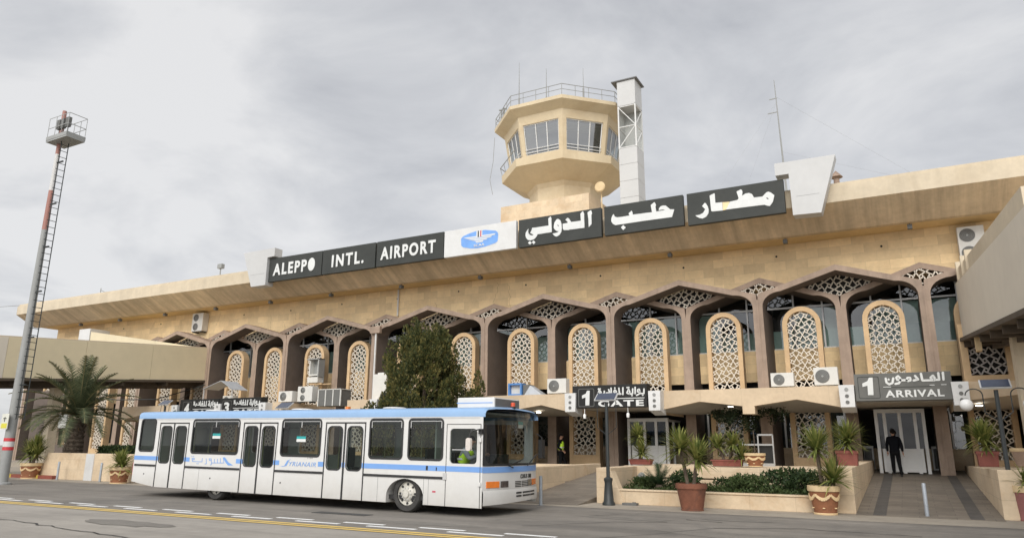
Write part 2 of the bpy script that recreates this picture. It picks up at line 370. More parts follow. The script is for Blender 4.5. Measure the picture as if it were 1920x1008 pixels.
def lattice(mb, poly, a=.33, w=.05, dep=.08, y=0., ox=0., oz=0., s=.36):
    xs = [p[0] for p in poly]; zs = [p[1] for p in poly]
    i0, i1 = int((min(xs)-ox)/a)-2, int((max(xs)-ox)/a)+2; j0, j1 = int((min(zs)-oz)/a)-2, int((max(zs)-oz)/a)+2
    hs = s*a/2; off = math.asin(hs/(a*.7071)); rr = hs*1.4142
    for i in range(i0, i1+1):
        for j in range(j0, j1+1):
            cx, cz = ox+i*a, oz+j*a; sg = 1 if (i+j) % 2 == 0 else -1
            th = pi/4+sg*(pi/4-off); C4 = [(cx+rr*cos(th+k*pi/2), cz+rr*sin(th+k*pi/2)) for k in range(4)]
            segs = [(C4[k], C4[(k+1) % 4]) for k in range(4)]
            for k in range(4):
                ctr = [(cx+a/2, cz+a/2), (cx-a/2, cz+a/2), (cx-a/2, cz-a/2), (cx+a/2, cz-a/2)]
                p = C4[k]; c = min(ctr, key=lambda c: (c[0]-p[0])**2+(c[1]-p[1])**2); segs.append((p, c))
            for p, q in segs:
                r = clip_seg(p, q, poly)
                if r and (r[0][0]-r[1][0])**2+(r[0][1]-r[1][1])**2 > 9e-4:
                    mb.bar((r[0][0], y, r[0][1]), (r[1][0], y, r[1][1]), w, dep, up=(0, 1, 0))
def text_mesh(name, body, m, parent, w, h, loc, rot=(pi/2, 0, 0), bold=.02, depth=.012, shear=0.0, sp=1.12):
    cu = bpy.data.curves.new(name, 'FONT'); cu.body = body; cu.offset = bold; cu.extrude = depth; cu.shear = shear
    cu.align_x = 'LEFT'; cu.resolution_u = 4; cu.space_character = sp
    t = bpy.data.objects.new('tmp', cu); COL.objects.link(t)
    dg = bpy.context.evaluated_depsgraph_get(); me = bpy.data.meshes.new_from_object(t.evaluated_get(dg))
    bpy.data.objects.remove(t)
    xs = [v.co.x for v in me.vertices]; ys = [v.co.y for v in me.vertices]
    sx, sy = w/(max(xs)-min(xs)), h/(max(ys)-min(ys)); mx_, my_ = min(xs), min(ys)
    for v in me.vertices: v.co.x = (v.co.x-mx_)*sx; v.co.y = (v.co.y-my_)*sy
    me.materials.clear(); me.materials.append(m); me.name = name
    o = bpy.data.objects.new(name, me); COL.objects.link(o); o.parent = parent; o.location = loc; o.rotation_euler = rot
    return o
def strokes(mb, L, w, y, dots=(), dr=.035, dep=.02):
    for st in L:
        for p, q in zip(st, st[1:]): mb.bar((p[0], y, p[1]), (q[0], y, q[1]), w, dep, up=(0, 1, 0))
        for p in st: mb.lathe([(w/2, -dep/2-.001), (w/2, dep/2)], (p[0], y, p[1]), 8, 'y')
    for p in dots: mb.lathe([(dr, -dep/2-.001), (dr, dep/2)], (p[0], y, p[1]), 4, 'y')

# ================================================================== GROUND
g = MB(); g.quad((-400, -300, -.03), (400, -300, -.03), (400, 600, -.03), (-400, 600, -.03)); struct(g.build('ground', asph2))
g = MB(); g.quad((-120, 12.15, 0), (60, 12.15, 0), (60, 19.75, 0), (-120, 19.75, 0)); struct(g.build('road', asph))
g = MB(); g.quad((-120, -60, -.004), (60, -60, -.004), (60, 12.15, -.004), (-120, 12.15, -.004)); struct(g.build('apron', asph2))
g = MB(); g.quad((-120, 19.75, .004), (60, 19.75, .004), (60, 36, .004), (-120, 36, .004)); struct(g.build('pavement', pave))
# thin sealed cracks that run over the apron and road
def crack(pts, w=.05):
    k = MB(); path = []
    for p, q in zip(pts, pts[1:]):
        n = max(3, int(math.dist(p, q)/.35))
        path += [(p[0]+(q[0]-p[0])*i/n, p[1]+(q[1]-p[1])*i/n+rnd.uniform(-.07, .07)) for i in range(n)]
    path.append(pts[-1])
    k.strip([(x, y+w*rnd.uniform(.1, .7), .008) for x, y in path], [(x, y-w*rnd.uniform(.1, .7), .008) for x, y in path])
    return k
cr = MB()
for P_ in ([(-24, 9.9), (-17.5, 9.6), (-12, 8.9), (-10.3, 8.4)], [(-13.5, 8.2), (-10.3, 8.4), (-9.3, 10), (-8.2, 11.6)], [(-9, 9.6), (-6.0, 9.2), (-3, 9.3)],
           [(-7.6, 14.6), (-6.2, 16.4), (-5.1, 17.0)], [(-5.6, 13.2), (-4.7, 14.6), (-3.9, 16.4)], [(-4.9, 17.8), (-4.0, 17.6)], [(-3.9, 16.4), (-2.2, 17.2), (0, 17.0)], [(-7.3, 17.6), (-6.7, 18.2)]):
    q = crack(P_); cr.add(q.v, q.f)
struct(cr.build('crack', mat('crack_tar', (.035, .033, .03), .9), fixn=False))
pt_ = MB(); rp_ = random.Random(31)
for cx_, cy_, a_, b_ in ((-6.2, 17.4, 1.3, .35), (-2.6, 15.2, 2.2, .5), (-9.5, 13.9, 1.6, .3), (-18.5, 15.0, 1.8, .35), (-3.8, 18.3, .9, .2), (-15.2, 10.6, 1.5, .4), (-24, 17.5, 2.5, .4), (-28, 14.6, 2.2, .4)):
    P_ = [(cx_+a_*cos(q*pi/9)*rp_.uniform(.7, 1.15), cy_+b_*sin(q*pi/9)*rp_.uniform(.6, 1.2)) for q in range(18)]
    pt_.poly([P_], lambda x, y: (x, y, .004))
struct(pt_.build('road_patch', mat('patch_asphalt', (.175, .16, .138), .9, .2, 1.5, .4, 40), fixn=False))
g = MB(); g.box(-13.6, -11.9, 14.55, 14.9, -.02, .011); struct(g.build('drain_cover', mat('iron_drain', (.045, .043, .04), .7)))
# road markings
for i, y in enumerate((12.42, 12.18)):
    g = MB(); g.quad((-110, y-.075, .006), (40, y-.075, .006), (40, y+.075, .006), (-110, y+.075, .006)); struct(g.build('yellow_line', yell))
mk = MB()
x = -11.2
for i in range(-12, 18):
    xa = -13.4-2.05*i if i >= 0 else -13.4-2.05*i
    mk.box(xa, xa+1.12, 13.16, 13.27, 0.002, .007); mk.box(xa-1.13, xa+.14, 12.83, 12.94, .002, .007)
struct(mk.build('lane_dashes', whl))
# left kerb painted red and yellow
g = MB()
for i in range(9):
    g.m = i % 2; x0 = -46+1.15*i; g.box(x0, x0+1.146, 20.75, 21.0, 0, .16)
struct(g.build('kerb', [redk, yelk]))
# ramps and raised floor
def slab(name, x0, x1, y0, y1, za, zb, m, t=.9):
    k = MB(); k.hexa([(x0, y0, za-t), (x1, y0, za-t), (x1, y1, za-t), (x0, y1, za-t)], [(x0, y0, za), (x1, y0, za), (x1, y1, zb), (x0, y1, zb)])
    return struct(k.build(name, m))
slab('arrival_ramp', -1.447, 1.797, 21.4, 35.4, .012, .80, rampm)
k = MB()
for xa in (-1.05, 1.08): k.hexa([(xa, 21.5, .0), (xa+.3, 21.5, .0), (xa+.3, 33, .6), (xa, 33, .6)], [(xa, 21.5, .025), (xa+.3, 21.5, .025), (xa+.3, 33, .675), (xa, 33, .675)])
struct(k.build('ramp_band', rampd))
slab('gate_ramp', -11.0, -8.75, 20.3, 28.0, .012, .75, rampm)
slab('walkway', -11.0, -1.6, 28.0, 35.5, .75, .78, pave); slab('walkway', -31, -11.0, 24.5, 35.5, .45, .45, pave)
slab('walkway', 1.9, 12, 30, 35.5, .8, .8, pave)
slab('walkway', -64, -38.2, 29.5, 35.5, .3, .3, pave)

# ================================================================== TERMINAL BUILDING
T = thing('terminal_building', 'long yellow stone airport terminal with a folded brown arcade and lattice arches', 'building', (-20, 34, 0))
def B(mb, name, m, **k):
    mb.v = [(x+20, y-34, z) for x, y, z in mb.v]; return mb.build(name, m, T, **k)
XL, XR = -62.4, 16.0
FC = [-62.2, -55.1, -48.0, -40.95, -33.95, -26.91, -19.47, -12.34, -5.36, 1.14, 8.2, 15.2]
IC = [(a+b)/2 for a, b in zip(FC, FC[1:])]
IC[3] = -37.7; IC[4] = -30.65; IC[5] = -23.22; IC[6] = -15.98; IC[7] = -8.86; IC[8] = -2.05
ZV, ZP = 8.30, 9.31                           # valley and ridge of the folded canopy
# upper wall
m = MB(); m.box(XL+.6, XR, 34.62, 36.0, 8.86, 10.95); B(m, 'upper_wall', stone)
m = MB(); m.box(XL+.62, XR, 38.5, 56, 0, 11.2); m.box(XL+.62, XL+.9, 36, 38.5, 0, 11.2); B(m, 'building_core', stone)
# fascia: upright band, stained slope, soffit, top slab
m = MB(); P0 = [(31.5, 11.62), (31.5, 12.30), (31.62, 12.30), (31.62, 12.47), (33, 12.62), (33, 11.3)]
m.poly([P0], lambda y, z: (XL, y, z), lambda y, z: (XR, y, z)); B(m, 'roof_fascia', concr)
m = MB(); m.poly([[(31.5, 11.617), (33.0, 10.80), (33.3, 10.80), (33.3, 11.25), (33.0, 11.297)]], lambda y, z: (XL, y, z), lambda y, z: (XR, y, z)); B(m, 'fascia_slope', soff)
m = MB(); m.box(XL+.05, XR, 33.302, 36, 10.86, 11.2); B(m, 'eaves_soffit', soff2)
m = MB(); m.box(XL, XR, 33.02, 56, 11.3, 12.4); B(m, 'roof', concr)
# eaves floodlights and drain holes
for xq in (-56.6, -51.7, -46.5, -41.2, -36, -30.8, -25.4, -20, -14.6, -9.3, -4, .95, 6.3):
    m = MB(); m.box(xq-.09, xq+.09, 33.25, 33.5, 10.58, 10.76); m.box(xq-.02, xq+.02, 33.35, 33.4, 10.76, 10.87); B(m, 'eaves_lamp', acd)
m = MB()
for i in range(15):
    xq = -53+4.4*i; m.lathe([(.05, 0), (.05, .02)], (xq, 34.6, 10.28+.05*(i % 2)), 8, 'y')
B(m, 'drain_holes', dark)
# arcade: front columns (fin + front face)
def curve_in(c, s, spring, r, slope, zc, peak, under):
    """inner edge of one gable half from the column face up to the ridge; s = +1 to the right"""
    x0 = c+s*.21; pts = [(x0, spring-.02)]
    zl = lambda x: zc+slope*abs(x-c)-under
    for i in range(1, 9):
        t = i/8; x = x0+s*r*(1-cos(t*pi/2)); pts.append((x, spring+(zl(x0+s*r)-spring)*sin(t*pi/2)))
    pts.append((peak, zl(peak)))
    return pts
def zigzag(cols, peaks, y0, y1, zv, zp, spring, r, under, name, m, side, base):
    for ci, c in enumerate(cols):
        lo = [p for p in peaks if p < c]; hi = [p for p in peaks if p > c]
        mb = MB()
        for s, pk in ((-1, lo[-1] if lo else None), (1, hi[0] if hi else None)):
            if pk is None: continue
            sl = (zp-zv)/abs(pk-c); I = curve_in(c, s, spring, r, sl, zv, pk, under); O = [(c, zv-.75)]+[(x, zv+sl*abs(x-c)) for x, z in I[1:]]
            O[0] = (c, zv-.55); O = [(c, spring-.02)]+[(c+(x-c)*min(1, (i+1)/5), zv+sl*abs((x-c)*min(1, (i+1)/5))) for i, (x, z) in enumerate(I[1:])]
            for (a, b, d, e_) in zip(O, O[1:], I, I[1:]):
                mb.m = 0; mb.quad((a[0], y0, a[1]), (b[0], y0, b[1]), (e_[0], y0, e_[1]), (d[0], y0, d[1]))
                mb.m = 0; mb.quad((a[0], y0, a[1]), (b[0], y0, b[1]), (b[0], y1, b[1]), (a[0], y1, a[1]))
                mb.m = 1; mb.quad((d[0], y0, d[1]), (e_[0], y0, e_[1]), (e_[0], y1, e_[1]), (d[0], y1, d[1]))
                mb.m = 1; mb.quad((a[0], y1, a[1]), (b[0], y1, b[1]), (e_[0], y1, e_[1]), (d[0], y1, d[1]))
        B(mb, name, [m, side], fixn=False)
        mb = MB(); sp = spring-.02
        t0, t1 = .21, .25
        A = [(c-t1, base), (c+t1, base), (c+t0, sp), (c-t0, sp)]
        mb.m = 0; mb.quad(*[(x, y0, z) for x, z in A])
        mb.m = 1
        for (p, q) in ((A[0], A[3]), (A[1], A[2])): mb.quad((p[0], y0, p[1]), (q[0], y0, q[1]), (q[0], 35.7, q[1]), (p[0], 35.7, p[1]))
        mb.quad(*[(x, 35.7, z) for x, z in A])
        mb.m = 0
        if name == 'front_gable': mb.box(c-.035, c+.035, y0-.03, y0+.01, base, sp+.35)
        B(mb, name.split('_')[0]+'_column', [m, side], fixn=False)
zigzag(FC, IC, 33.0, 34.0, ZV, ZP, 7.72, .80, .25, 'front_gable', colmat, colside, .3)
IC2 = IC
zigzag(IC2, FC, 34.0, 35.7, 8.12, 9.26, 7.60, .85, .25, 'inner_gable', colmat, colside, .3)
# lattice infills in the gable kites
for c in IC2[2:]:
    m = MB(); mid = 34.12
    lattice(m, [(c, 8.14), (c+1.42, 8.61), (c+1.42, 8.66), (c, 9.06), (c-1.42, 8.66), (c-1.42, 8.61)], .38, .045, .08, mid, c, 8.62); 
    B(m, 'gable_lattice', lat, fixn=False); m = MB(); m.poly([[(c, 8.18), (c+1.6, 8.66), (c, 9.12), (c-1.6, 8.66)]], lambda x, z: (x, 34.24, z), lambda x, z: (x, 34.30, z)); B(m, 'gable_shade_sheet', dark, fixn=False)  # near-black sheet added as shade behind the lattice kites
for c in FC[2:-1]:
    m = MB(); lattice(m, [(c, 8.3), (c+1.15, 8.65), (c+1.15, 8.70), (c, 9.0), (c-1.15, 8.70), (c-1.15, 8.65)], .36, .045, .08, 34.06, c, 8.66)
    B(m, 'gable_lattice', lat, fixn=False)
# arched lattice panels
def archpts(c, hw, zb, zt, n=14):
    P = [(c-hw, zb), (c+hw, zb)]
    for i in range(n+1): P.append((c+hw*cos(pi*i/n), zt-hw+hw*sin(pi*i/n)))
    return P
allc = sorted(FC+IC2)
AX = [(a+b)/2 for a, b in zip(allc, allc[1:])]
ZB = 1.25
fr0 = MB(); O = archpts(0, .80, .3, 7.76); I = archpts(0, .60, ZB, 7.55)
k = len(O)
for y in (33.86, 34.34): fr0.add([(x, y-34, z) for x, z in O]+[(x, y-34, z) for x, z in I], [(i, (i+1) % k, k+(i+1) % k, k+i) for i in range(k)])
for L_ in (O, I): fr0.add([(x, -.14, z) for x, z in L_]+[(x, .34, z) for x, z in L_], [(i, (i+1) % k, k+(i+1) % k, k+i) for i in range(k)])
la0 = MB(); lattice(la0, archpts(0, .61, ZB, 7.56), .335, .038, .08, .0, .1675, 7.0)
fr1 = MB(); O1 = archpts(0, .80, 3.9, 7.76); I1 = archpts(0, .60, 3.9, 7.55)
for y in (33.86, 34.34): fr1.add([(x, y-34, z) for x, z in O1]+[(x, y-34, z) for x, z in I1], [(i, (i+1) % k, k+(i+1) % k, k+i) for i in range(k)])
for L_ in (O1, I1): fr1.add([(x, -.14, z) for x, z in L_]+[(x, .34, z) for x, z in L_], [(i, (i+1) % k, k+(i+1) % k, k+i) for i in range(k)])
la1 = MB(); lattice(la1, archpts(0, .61, 3.9, 7.56), .335, .038, .08, .0, .1675, 7.0)
fr_o = la_o = None
for i, c in enumerate(AX):
    if c > 9: continue
    if abs(c+10.6) < .5 or abs(c+.45) < .5:        # the two entrances pass below these arches
        f2 = fr1.build('arch_frame', archm, T, loc=(c+20, 0, 0)); la1.build('lattice_screen', lat, f2, fixn=False); continue
    if fr_o is None:
        fr_o = fr0.build('arch_frame', archm, T, loc=(c+20, 0, 0)); la_o = la0.build('lattice_screen', lat, fr_o, fixn=False)
    else:
        f2 = fr_o.copy(); COL.objects.link(f2); f2.location = (c+20, 0, 0); f2.parent = T
        l2 = la_o.copy(); COL.objects.link(l2); l2.parent = f2
# window wall behind: parapet band, slot, glazing
m = MB(); m.box(XL+1, XR, 35.4, 35.7, 4.62, 6.06); B(m, 'parapet_band', stone)
m = MB(); m.box(XL+1, XR, 35.58, 35.7, .4, 1.65); B(m, 'plinth_wall', stone2)
for a, b in zip(allc, allc[1:]):
    if b > 9 or a < -56: continue
    w = MB(); x0, x1 = a+.02, b-.02
    w.box(x0, x1, 35.5, 35.56, 6.06, 6.12); w.box(x0, x1, 35.5, 35.56, 7.98, 8.06)
    for q in (.36, .74): xx = x0+(x1-x0)*q; w.box(xx-.035, xx+.035, 35.49, 35.57, 6.12, 9.0)
    fo = B(w, 'window', alum)
    p = MB(); p.quad((x0+20, 1.56, 6.1), (x1+20, 1.56, 6.1), (x1+20, 1.56, 9.1), (x0+20, 1.56, 9.1)); p.build('pane', glassd, fo)
    p = MB(); p.quad((x0+20, 1.60, 6.1), (x1+20, 1.60, 6.1), (x1+20, 1.60, 6.95), (x0+20, 1.60, 6.95)); p.build('frosted_film', frost, fo)
rb = random.Random(2)
for a, b in zip(allc, allc[1:]):
    if b > 9 or a < -56: continue
    q = [a, a+(b-a)*.36, a+(b-a)*.74, b]
    for i in range(3):
        if rb.random() < .8:
            m = MB(); m.box(q[i]+.04, q[i+1]-.04, 35.72, 35.74, 6.1, rb.choice((7.5, 7.96, 7.96))); B(m, 'window_blind', blindsky)  # pale blinds also stand in for sky reflected in the panes
m = MB(); m.box(XL+1, XR, 37.4, 37.5, 5.9, 9.3); m.box(XL+1, XR, 35.8, 37.4, 8.75, 8.85); B(m, 'room_dark_sheets', dark)
# replace the part of the core behind the glazing by near-black sheets for unlit rooms
m = MB(); m.box(XL+1, XR, 35.9, 35.98, .3, 6.0); B(m, 'ground_floor_dark_sheet', dark)
# ground floor glazing
for a, b in zip(allc, allc[1:]):
    if b > 9 or a < -40: continue
    if abs((a+b)/2+10.6) < .5 or abs((a+b)/2+.45) < .5: continue
    w = MB(); 
    for q in (.12, .88): xx = a+(b-a)*q; w.box(xx-.04, xx+.04, 35.52, 35.58, 1.65, 3.5)
    w.box(a+.25, b-.25, 35.52, 35.58, 3.2, 3.27)
    fo = B(w, 'ground_floor_window', alum)
    p = MB(); p.quad((a+20, 1.57, 1.65), (b+20, 1.57, 1.65), (b+20, 1.57, 3.9), (a+20, 1.57, 3.9)); p.build('pane', glassd, fo)
# entrance canopies with zigzag soffit edge
def canopy_piece(x0, x1, peaks, blocks, ends=(3.1, 3.1)):
    pts = sorted([(x0, ends[0]), (x1, ends[1])]+[(p, 3.45) for p in peaks]+[(b-.24, 3.24) for b in blocks]+[(b+.24, 3.24) for b in blocks])
    m = MB(); zt = 3.92
    poly = [(x0, zt)]+[(x, z) for x, z in pts]+[(x1, zt)]
    m.m = 0; m.poly([poly], lambda x, z: (x, 29.7, z), lambda x, z: (x, 30.0, z))
    m.box(x0, x1, 30.0, 34.0, 3.8, zt-.003)
    m.m = 1
    for (a, b) in zip(pts, pts[1:]):
        mx_ = 33.2
        m.quad((a[0], 30.0, a[1]), (b[0], 30.0, b[1]), (b[0], 33.9, min(b[1], 3.12)), (a[0], 33.9, min(a[1], 3.12)))
    m.m = 0
    for b in blocks: m.box(b-.23, b+.23, 29.69, 31.2, 2.93, 3.26)
    for xx in (x0, x1): m.box(xx-.003, xx+.003, 30, 34, 3.0, 3.8)
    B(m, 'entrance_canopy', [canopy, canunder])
canopy_piece(-44.5, -39.3, [-42], []); canopy_piece(-39.2, -30.5, [-37.4, -33.6], [-35.5])
canopy_piece(-25.8, -13.0, [-23.4, -17.6, -14.5], [-20, -16.2]); canopy_piece(-9.2, -1.95, [-7.35, -3.66], [-5.45]); canopy_piece(1.5, 9, [3.4, 7], [5.2], (3.25, 3.2))
for xx in ((-13.0, -9.2), (-1.95, 1.5)):
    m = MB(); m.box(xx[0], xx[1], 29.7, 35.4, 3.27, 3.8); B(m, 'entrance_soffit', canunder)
for p in ((-15.26, 31, 3.22), (-8.05, 31, 3.33), (-6.4, 31, 3.33), (-9.7, 31.5, 3.1), (2.3, 31, 3.2)):
    m = MB(); m.lathe([(.11, 0), (.11, .03)], (0, 0, 0), 14); m.v = [(x+p[0], y+p[1], z+p[2]-.05) for x, y, z in m.v]; B(m, 'downlight', lampon)
m = MB(); m.box(-8.7, -8.2, 30.5, 30.7, 2.98, 3.05)
# doors
doorw = mat('door_white', (.70, .70, .68), .45, .04, 2)
def door(x0, x1, zb, zt, cols, name='entrance_door', y=33.3):
    m = MB()
    for xx in (x0, x1-.1): m.box(xx+.002, xx+.098, y+.12, 35.4, zb, zb+.1); m.box(xx+.002, xx+.098, y+.12, 35.4, zt-.16, zt-.06); m.box(xx+.002, xx+.098, 34.3, 34.4, zb+.1, zt-.16)
    m.box(x0+.1, x1-.1, y+.12, 35.4, zt-.1, zt-.05)
    m.box(x0, x1, y, y+.12, zt-.16, zt); m.box(x0, x0+.12, y, y+.12, zb, zt-.16); m.box(x1-.12, x1, y, y+.12, zb, zt-.16)
    xs = [x0+(x1-x0)*q for q in cols]
    for q in xs: m.box(q-.06, q+.06, y, y+.12, zb, zt-.16)
    o = B(m, name, doorw); xs = [x0+.12]+xs+[x1-.12]
    for a, b in zip(xs, xs[1:]):
        p = MB(); p.box(a+.06, b-.06, y+.03, y+.08, zb+.05, zb+.95); p.v = [(x+20, yy-34, z) for x, yy, z in p.v]; p.build('lower_panel', doorw, o)
        p = MB(); p.quad((a+20, y-34+.06, zb+.95), (b+20, y-34+.06, zb+.95), (b+20, y-34+.06, zt-.16), (a+20, y-34+.06, zt-.16)); p.build('pane', glassmat('door_glass', (.30, .33, .32), .7, .015, 1.5), o)
    return o
door(-11.72, -9.75, .76, 2.95, [.42, .70]); door(-1.20, .60, .70, 3.2, [.20, .50, .80])
for xx in (-1.85, .72):
    m = MB(); m.box(xx, xx+.42, 35.1, 35.3, .8, 1.75); m.m = 1; m.box(xx+.06, xx+.36, 35.09, 35.1, .86, 1.65); B(m, 'door_side_panel', [doorw, acd])
# the square lattice right of the arcade, roller shutter on the left
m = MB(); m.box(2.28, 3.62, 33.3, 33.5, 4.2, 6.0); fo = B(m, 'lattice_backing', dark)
m = MB(); lattice(m, [(2.35, 4.4), (3.55, 4.4), (3.55, 5.8), (2.35, 5.8)], .36, .05, .09, 33.15, 2.5, 4.6); B(m, 'wall_lattice', latlow, fixn=False)
m = MB(); m.box(2.1, 2.35, 33.0, 33.4, 3.92, 6.4); m.box(3.55, 3.85, 33.0, 33.4, 3.92, 6.4); m.box(2.35, 3.55, 33.0, 33.4, 3.92, 4.4); m.box(3.85, 12, 33.05, 33.4, .8, 9); B(m, 'wing_wall', archm)
m = MB()
for i in range(13): m.box(-58.5, -56.3, 33.2-.01*(i % 2), 33.3, 2.75+.08*i, 2.825+.08*i)
B(m, 'roller_shutter', shut)
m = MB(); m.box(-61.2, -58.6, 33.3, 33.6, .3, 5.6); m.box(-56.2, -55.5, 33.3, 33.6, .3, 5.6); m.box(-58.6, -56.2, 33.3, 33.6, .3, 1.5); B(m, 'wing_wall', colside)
# downpipes
for xq, y, za, zb in ((-26.75, 32.93, 4.0, 8.2), (-26.5, 34.56, 9.2, 10.85)):
    m = MB(); m.tube([(xq, y, za), (xq, y, zb)], .055, 8); B(m, 'downpipe', whitep, smooth=True)
m = MB(); m.box(-27.1, -26.4, 32.8, 33.0, 7.95, 8.35); B(m, 'rain_hopper', colmat)
m = MB()
for i in range(9):
    x0 = rnd.uniform(-50, 2); z0 = rnd.uniform(9.6, 10.7); path = [(x0, 34.612, z0)]
    for j in range(rnd.randint(3, 8)): path.append((path[-1][0]+rnd.uniform(-.12, .12), 34.612, path[-1][2]-rnd.uniform(.08, .2)))
    m.strip([(a-.007, b, c) for a, b, c in path], [(a+.007, b, c) for a, b, c in path])
B(m, 'wall_cracks', mat('crack_brown', (.30, .20, .11), .9), fixn=False)  # thin brown strips drawn as wall cracks

# ================================================================== CONTROL TOWER
CX, CY = -20.0, 45.0
CT = thing('control_tower', 'octagonal yellow airport control tower rising behind the terminal roof', 'tower', (CX, CY, 12))
ctm = mat('tower_paint', (.60, .50, .34), .85, .07, .5, .1, dirt=((.42, .29, .15), .35, .45))
def octv(R, z, n=8): return [(R*sin(radians(22.5+45*i)), -R*cos(radians(22.5+45*i)), z-12) for i in range(n)]
def octshell(prof, name, m, cap=(True, True)):
    mb = MB(); vs = []
    for R, z in prof: vs += octv(R, z)
    k = len(prof); fs = [(i*8+j, i*8+(j+1) % 8, (i+1)*8+(j+1) % 8, (i+1)*8+j) for i in range(k-1) for j in range(8)]
    if cap[0]: fs.append(tuple(range(8)))
    if cap[1]: fs.append(tuple((k-1)*8+j for j in range(8)))
    mb.add(vs, fs); return mb.build(name, m, CT)
octshell([(2.62, 11.5), (2.55, 19.0), (2.75, 19.35)], 'shaft', ctm)
octshell([(2.7, 19.3), (4.55, 20.17), (4.60, 20.72), (4.25, 20.78), (3.95, 20.75)], 'gallery', ctm, (True, True))
# cab wall with window openings on each face
wl = MB(); win = []
A0, A1 = (3.92, 20.74), (4.42, 23.82)
for i in range(8):
    a0, a1 = radians(-22.5+45*i), radians(22.5+45*i)
    def pt(u, v, o=0):
        R = A0[0]+(A1[0]-A0[0])*v; z = A0[1]+(A1[1]-A0[1])*v
        p = Vector((R*sin(a0), -R*cos(a0), z-12)).lerp(Vector((R*sin(a1), -R*cos(a1), z-12)), u)
        nrm = Vector((sin((a0+a1)/2), -cos((a0+a1)/2), 0)); return p+nrm*o
    us, vs = (0, .09, .91, 1), (0, .10, .80, 1)
    for p in range(3):
        for q in range(3):
            if p == 1 and q == 1: continue
            wl.quad(pt(us[p], vs[q]), pt(us[p+1], vs[q]), pt(us[p+1], vs[q+1]), pt(us[p], vs[q+1]))
    for (ua, va, ub, vb) in ((.09, .10, .91, .10), (.91, .10, .91, .80), (.91, .80, .09, .80), (.09, .80, .09, .10)):
        wl.quad(pt(ua, va), pt(ub, vb), pt(ub, vb, -.18), pt(ua, va, -.18))
    w = MB()
    for u in (.10, .37, .63, .90): w.bar(pt(u, .10, -.1), pt(u, .80, -.1), .06)
    for v in (.11, .79): w.bar(pt(.09, v, -.1), pt(.91, v, -.1), .06)
    w.bar(pt(.09, .22, .04), pt(.91, .22, .04), .035); w.bar(pt(.09, .15, .04), pt(.91, .15, .04), .035)
    fo = w.build('cab_window', whitep, CT)
    p = MB(); p.quad(pt(.09, .10, -.11), pt(.91, .10, -.11), pt(.91, .80, -.11), pt(.09, .80, -.11)); p.build('pane', glassmat('cab_glass', (.55, .60, .60), .95, .015, 2.7), fo)
wl.build('cab_wall', ctm, CT)
octshell([(2.6, 20.8), (2.6, 23.2)], 'cab_interior', mat('cab_interior_grey', (.10, .11, .115), .8, .3, .7))
octshell([(4.0, 23.0), (4.0, 23.06)], 'cab_ceiling', ceilm)
octshell([(4.38, 23.80), (5.15, 24.22), (5.17, 24.46), (5.0, 24.46)], 'roof_rim', ctm)
rl = MB(); top = octv(5.08, 25.28); mid = octv(5.08, 24.9); bot = octv(5.08, 24.46)
for i in range(8):
    j = (i+1) % 8; rl.tube([top[i], top[j]], .025, 5); rl.tube([mid[i], mid[j]], .02, 5)
    for q in range(4):
        a = Vector(bot[i]).lerp(Vector(bot[j]), q/4); b = Vector(top[i]).lerp(Vector(top[j]), q/4); rl.tube([a, b], .022, 5)
rl.build('roof_railing', poleg, CT)
rl = MB(); top = octv(4.7, 21.35); bot = octv(4.55, 20.75)
for i in (4, 5, 6):
    j = (i+1) % 8; rl.tube([top[i], top[j]], .03, 5)
    for q in range(4): rl.tube([Vector(bot[i]).lerp(Vector(bot[j]), q/4), Vector(top[i]).lerp(Vector(top[j]), q/4)], .025, 5)
rl.build('gallery_railing', poleg, CT)
for px_, py_, h1, r in ((-1.7, -3.9, 28.2, .035), (.1, -3.2, 27.6, .04), (2.9, -3.2, 26.9, .025)):
    w = MB(); w.tube([(px_, py_, 12.4), (px_, py_, 13.4)], .06, 6); w.tube([(px_, py_, 13.3), (px_, py_, h1-12)], [r, .012], 6); w.build('aerial', poleg, CT)
w = MB(); w.box(-3.6, -3.5, -3.2, -3.1, 12.4, 13.3); w.box(-3.3, -3.2, -3.3, -3.2, 12.4, 13.3); w.box(-3.7, -3.1, -3.25, -3.15, 13.2, 13.28); w.build('aerial_bracket', poleg, CT)
w = MB(); w.box(-3.03, 3.46, -4.0, 4.6, -.2, 5.5); w.build('tower_base', stone2, CT)
# rope hanging from the cab
w = MB(); w.tube([(-5.2, -1.2, 12.2), (-5.25, -1.3, 10.2), (-5.45, -1.4, 8.8), (-5.2, -1.4, 7.6)], .02, 4); w.build('hanging_cable', poleg, CT)
w = MB(); w.lathe([(.30, 0), (.36, .06), (.36, .08)], (0, 0, 0), 20, 'y'); w.tube([(0, .08, 0), (0, .35, 0), (0, .35, -1.6)], .04, 6)
dish = w.build('dish_antenna', cream, None, smooth=True, loc=(-15.95, 41.4, 17.95)); tag(dish, 'small round dish antenna on a short pole below the tower cab', 'antenna')

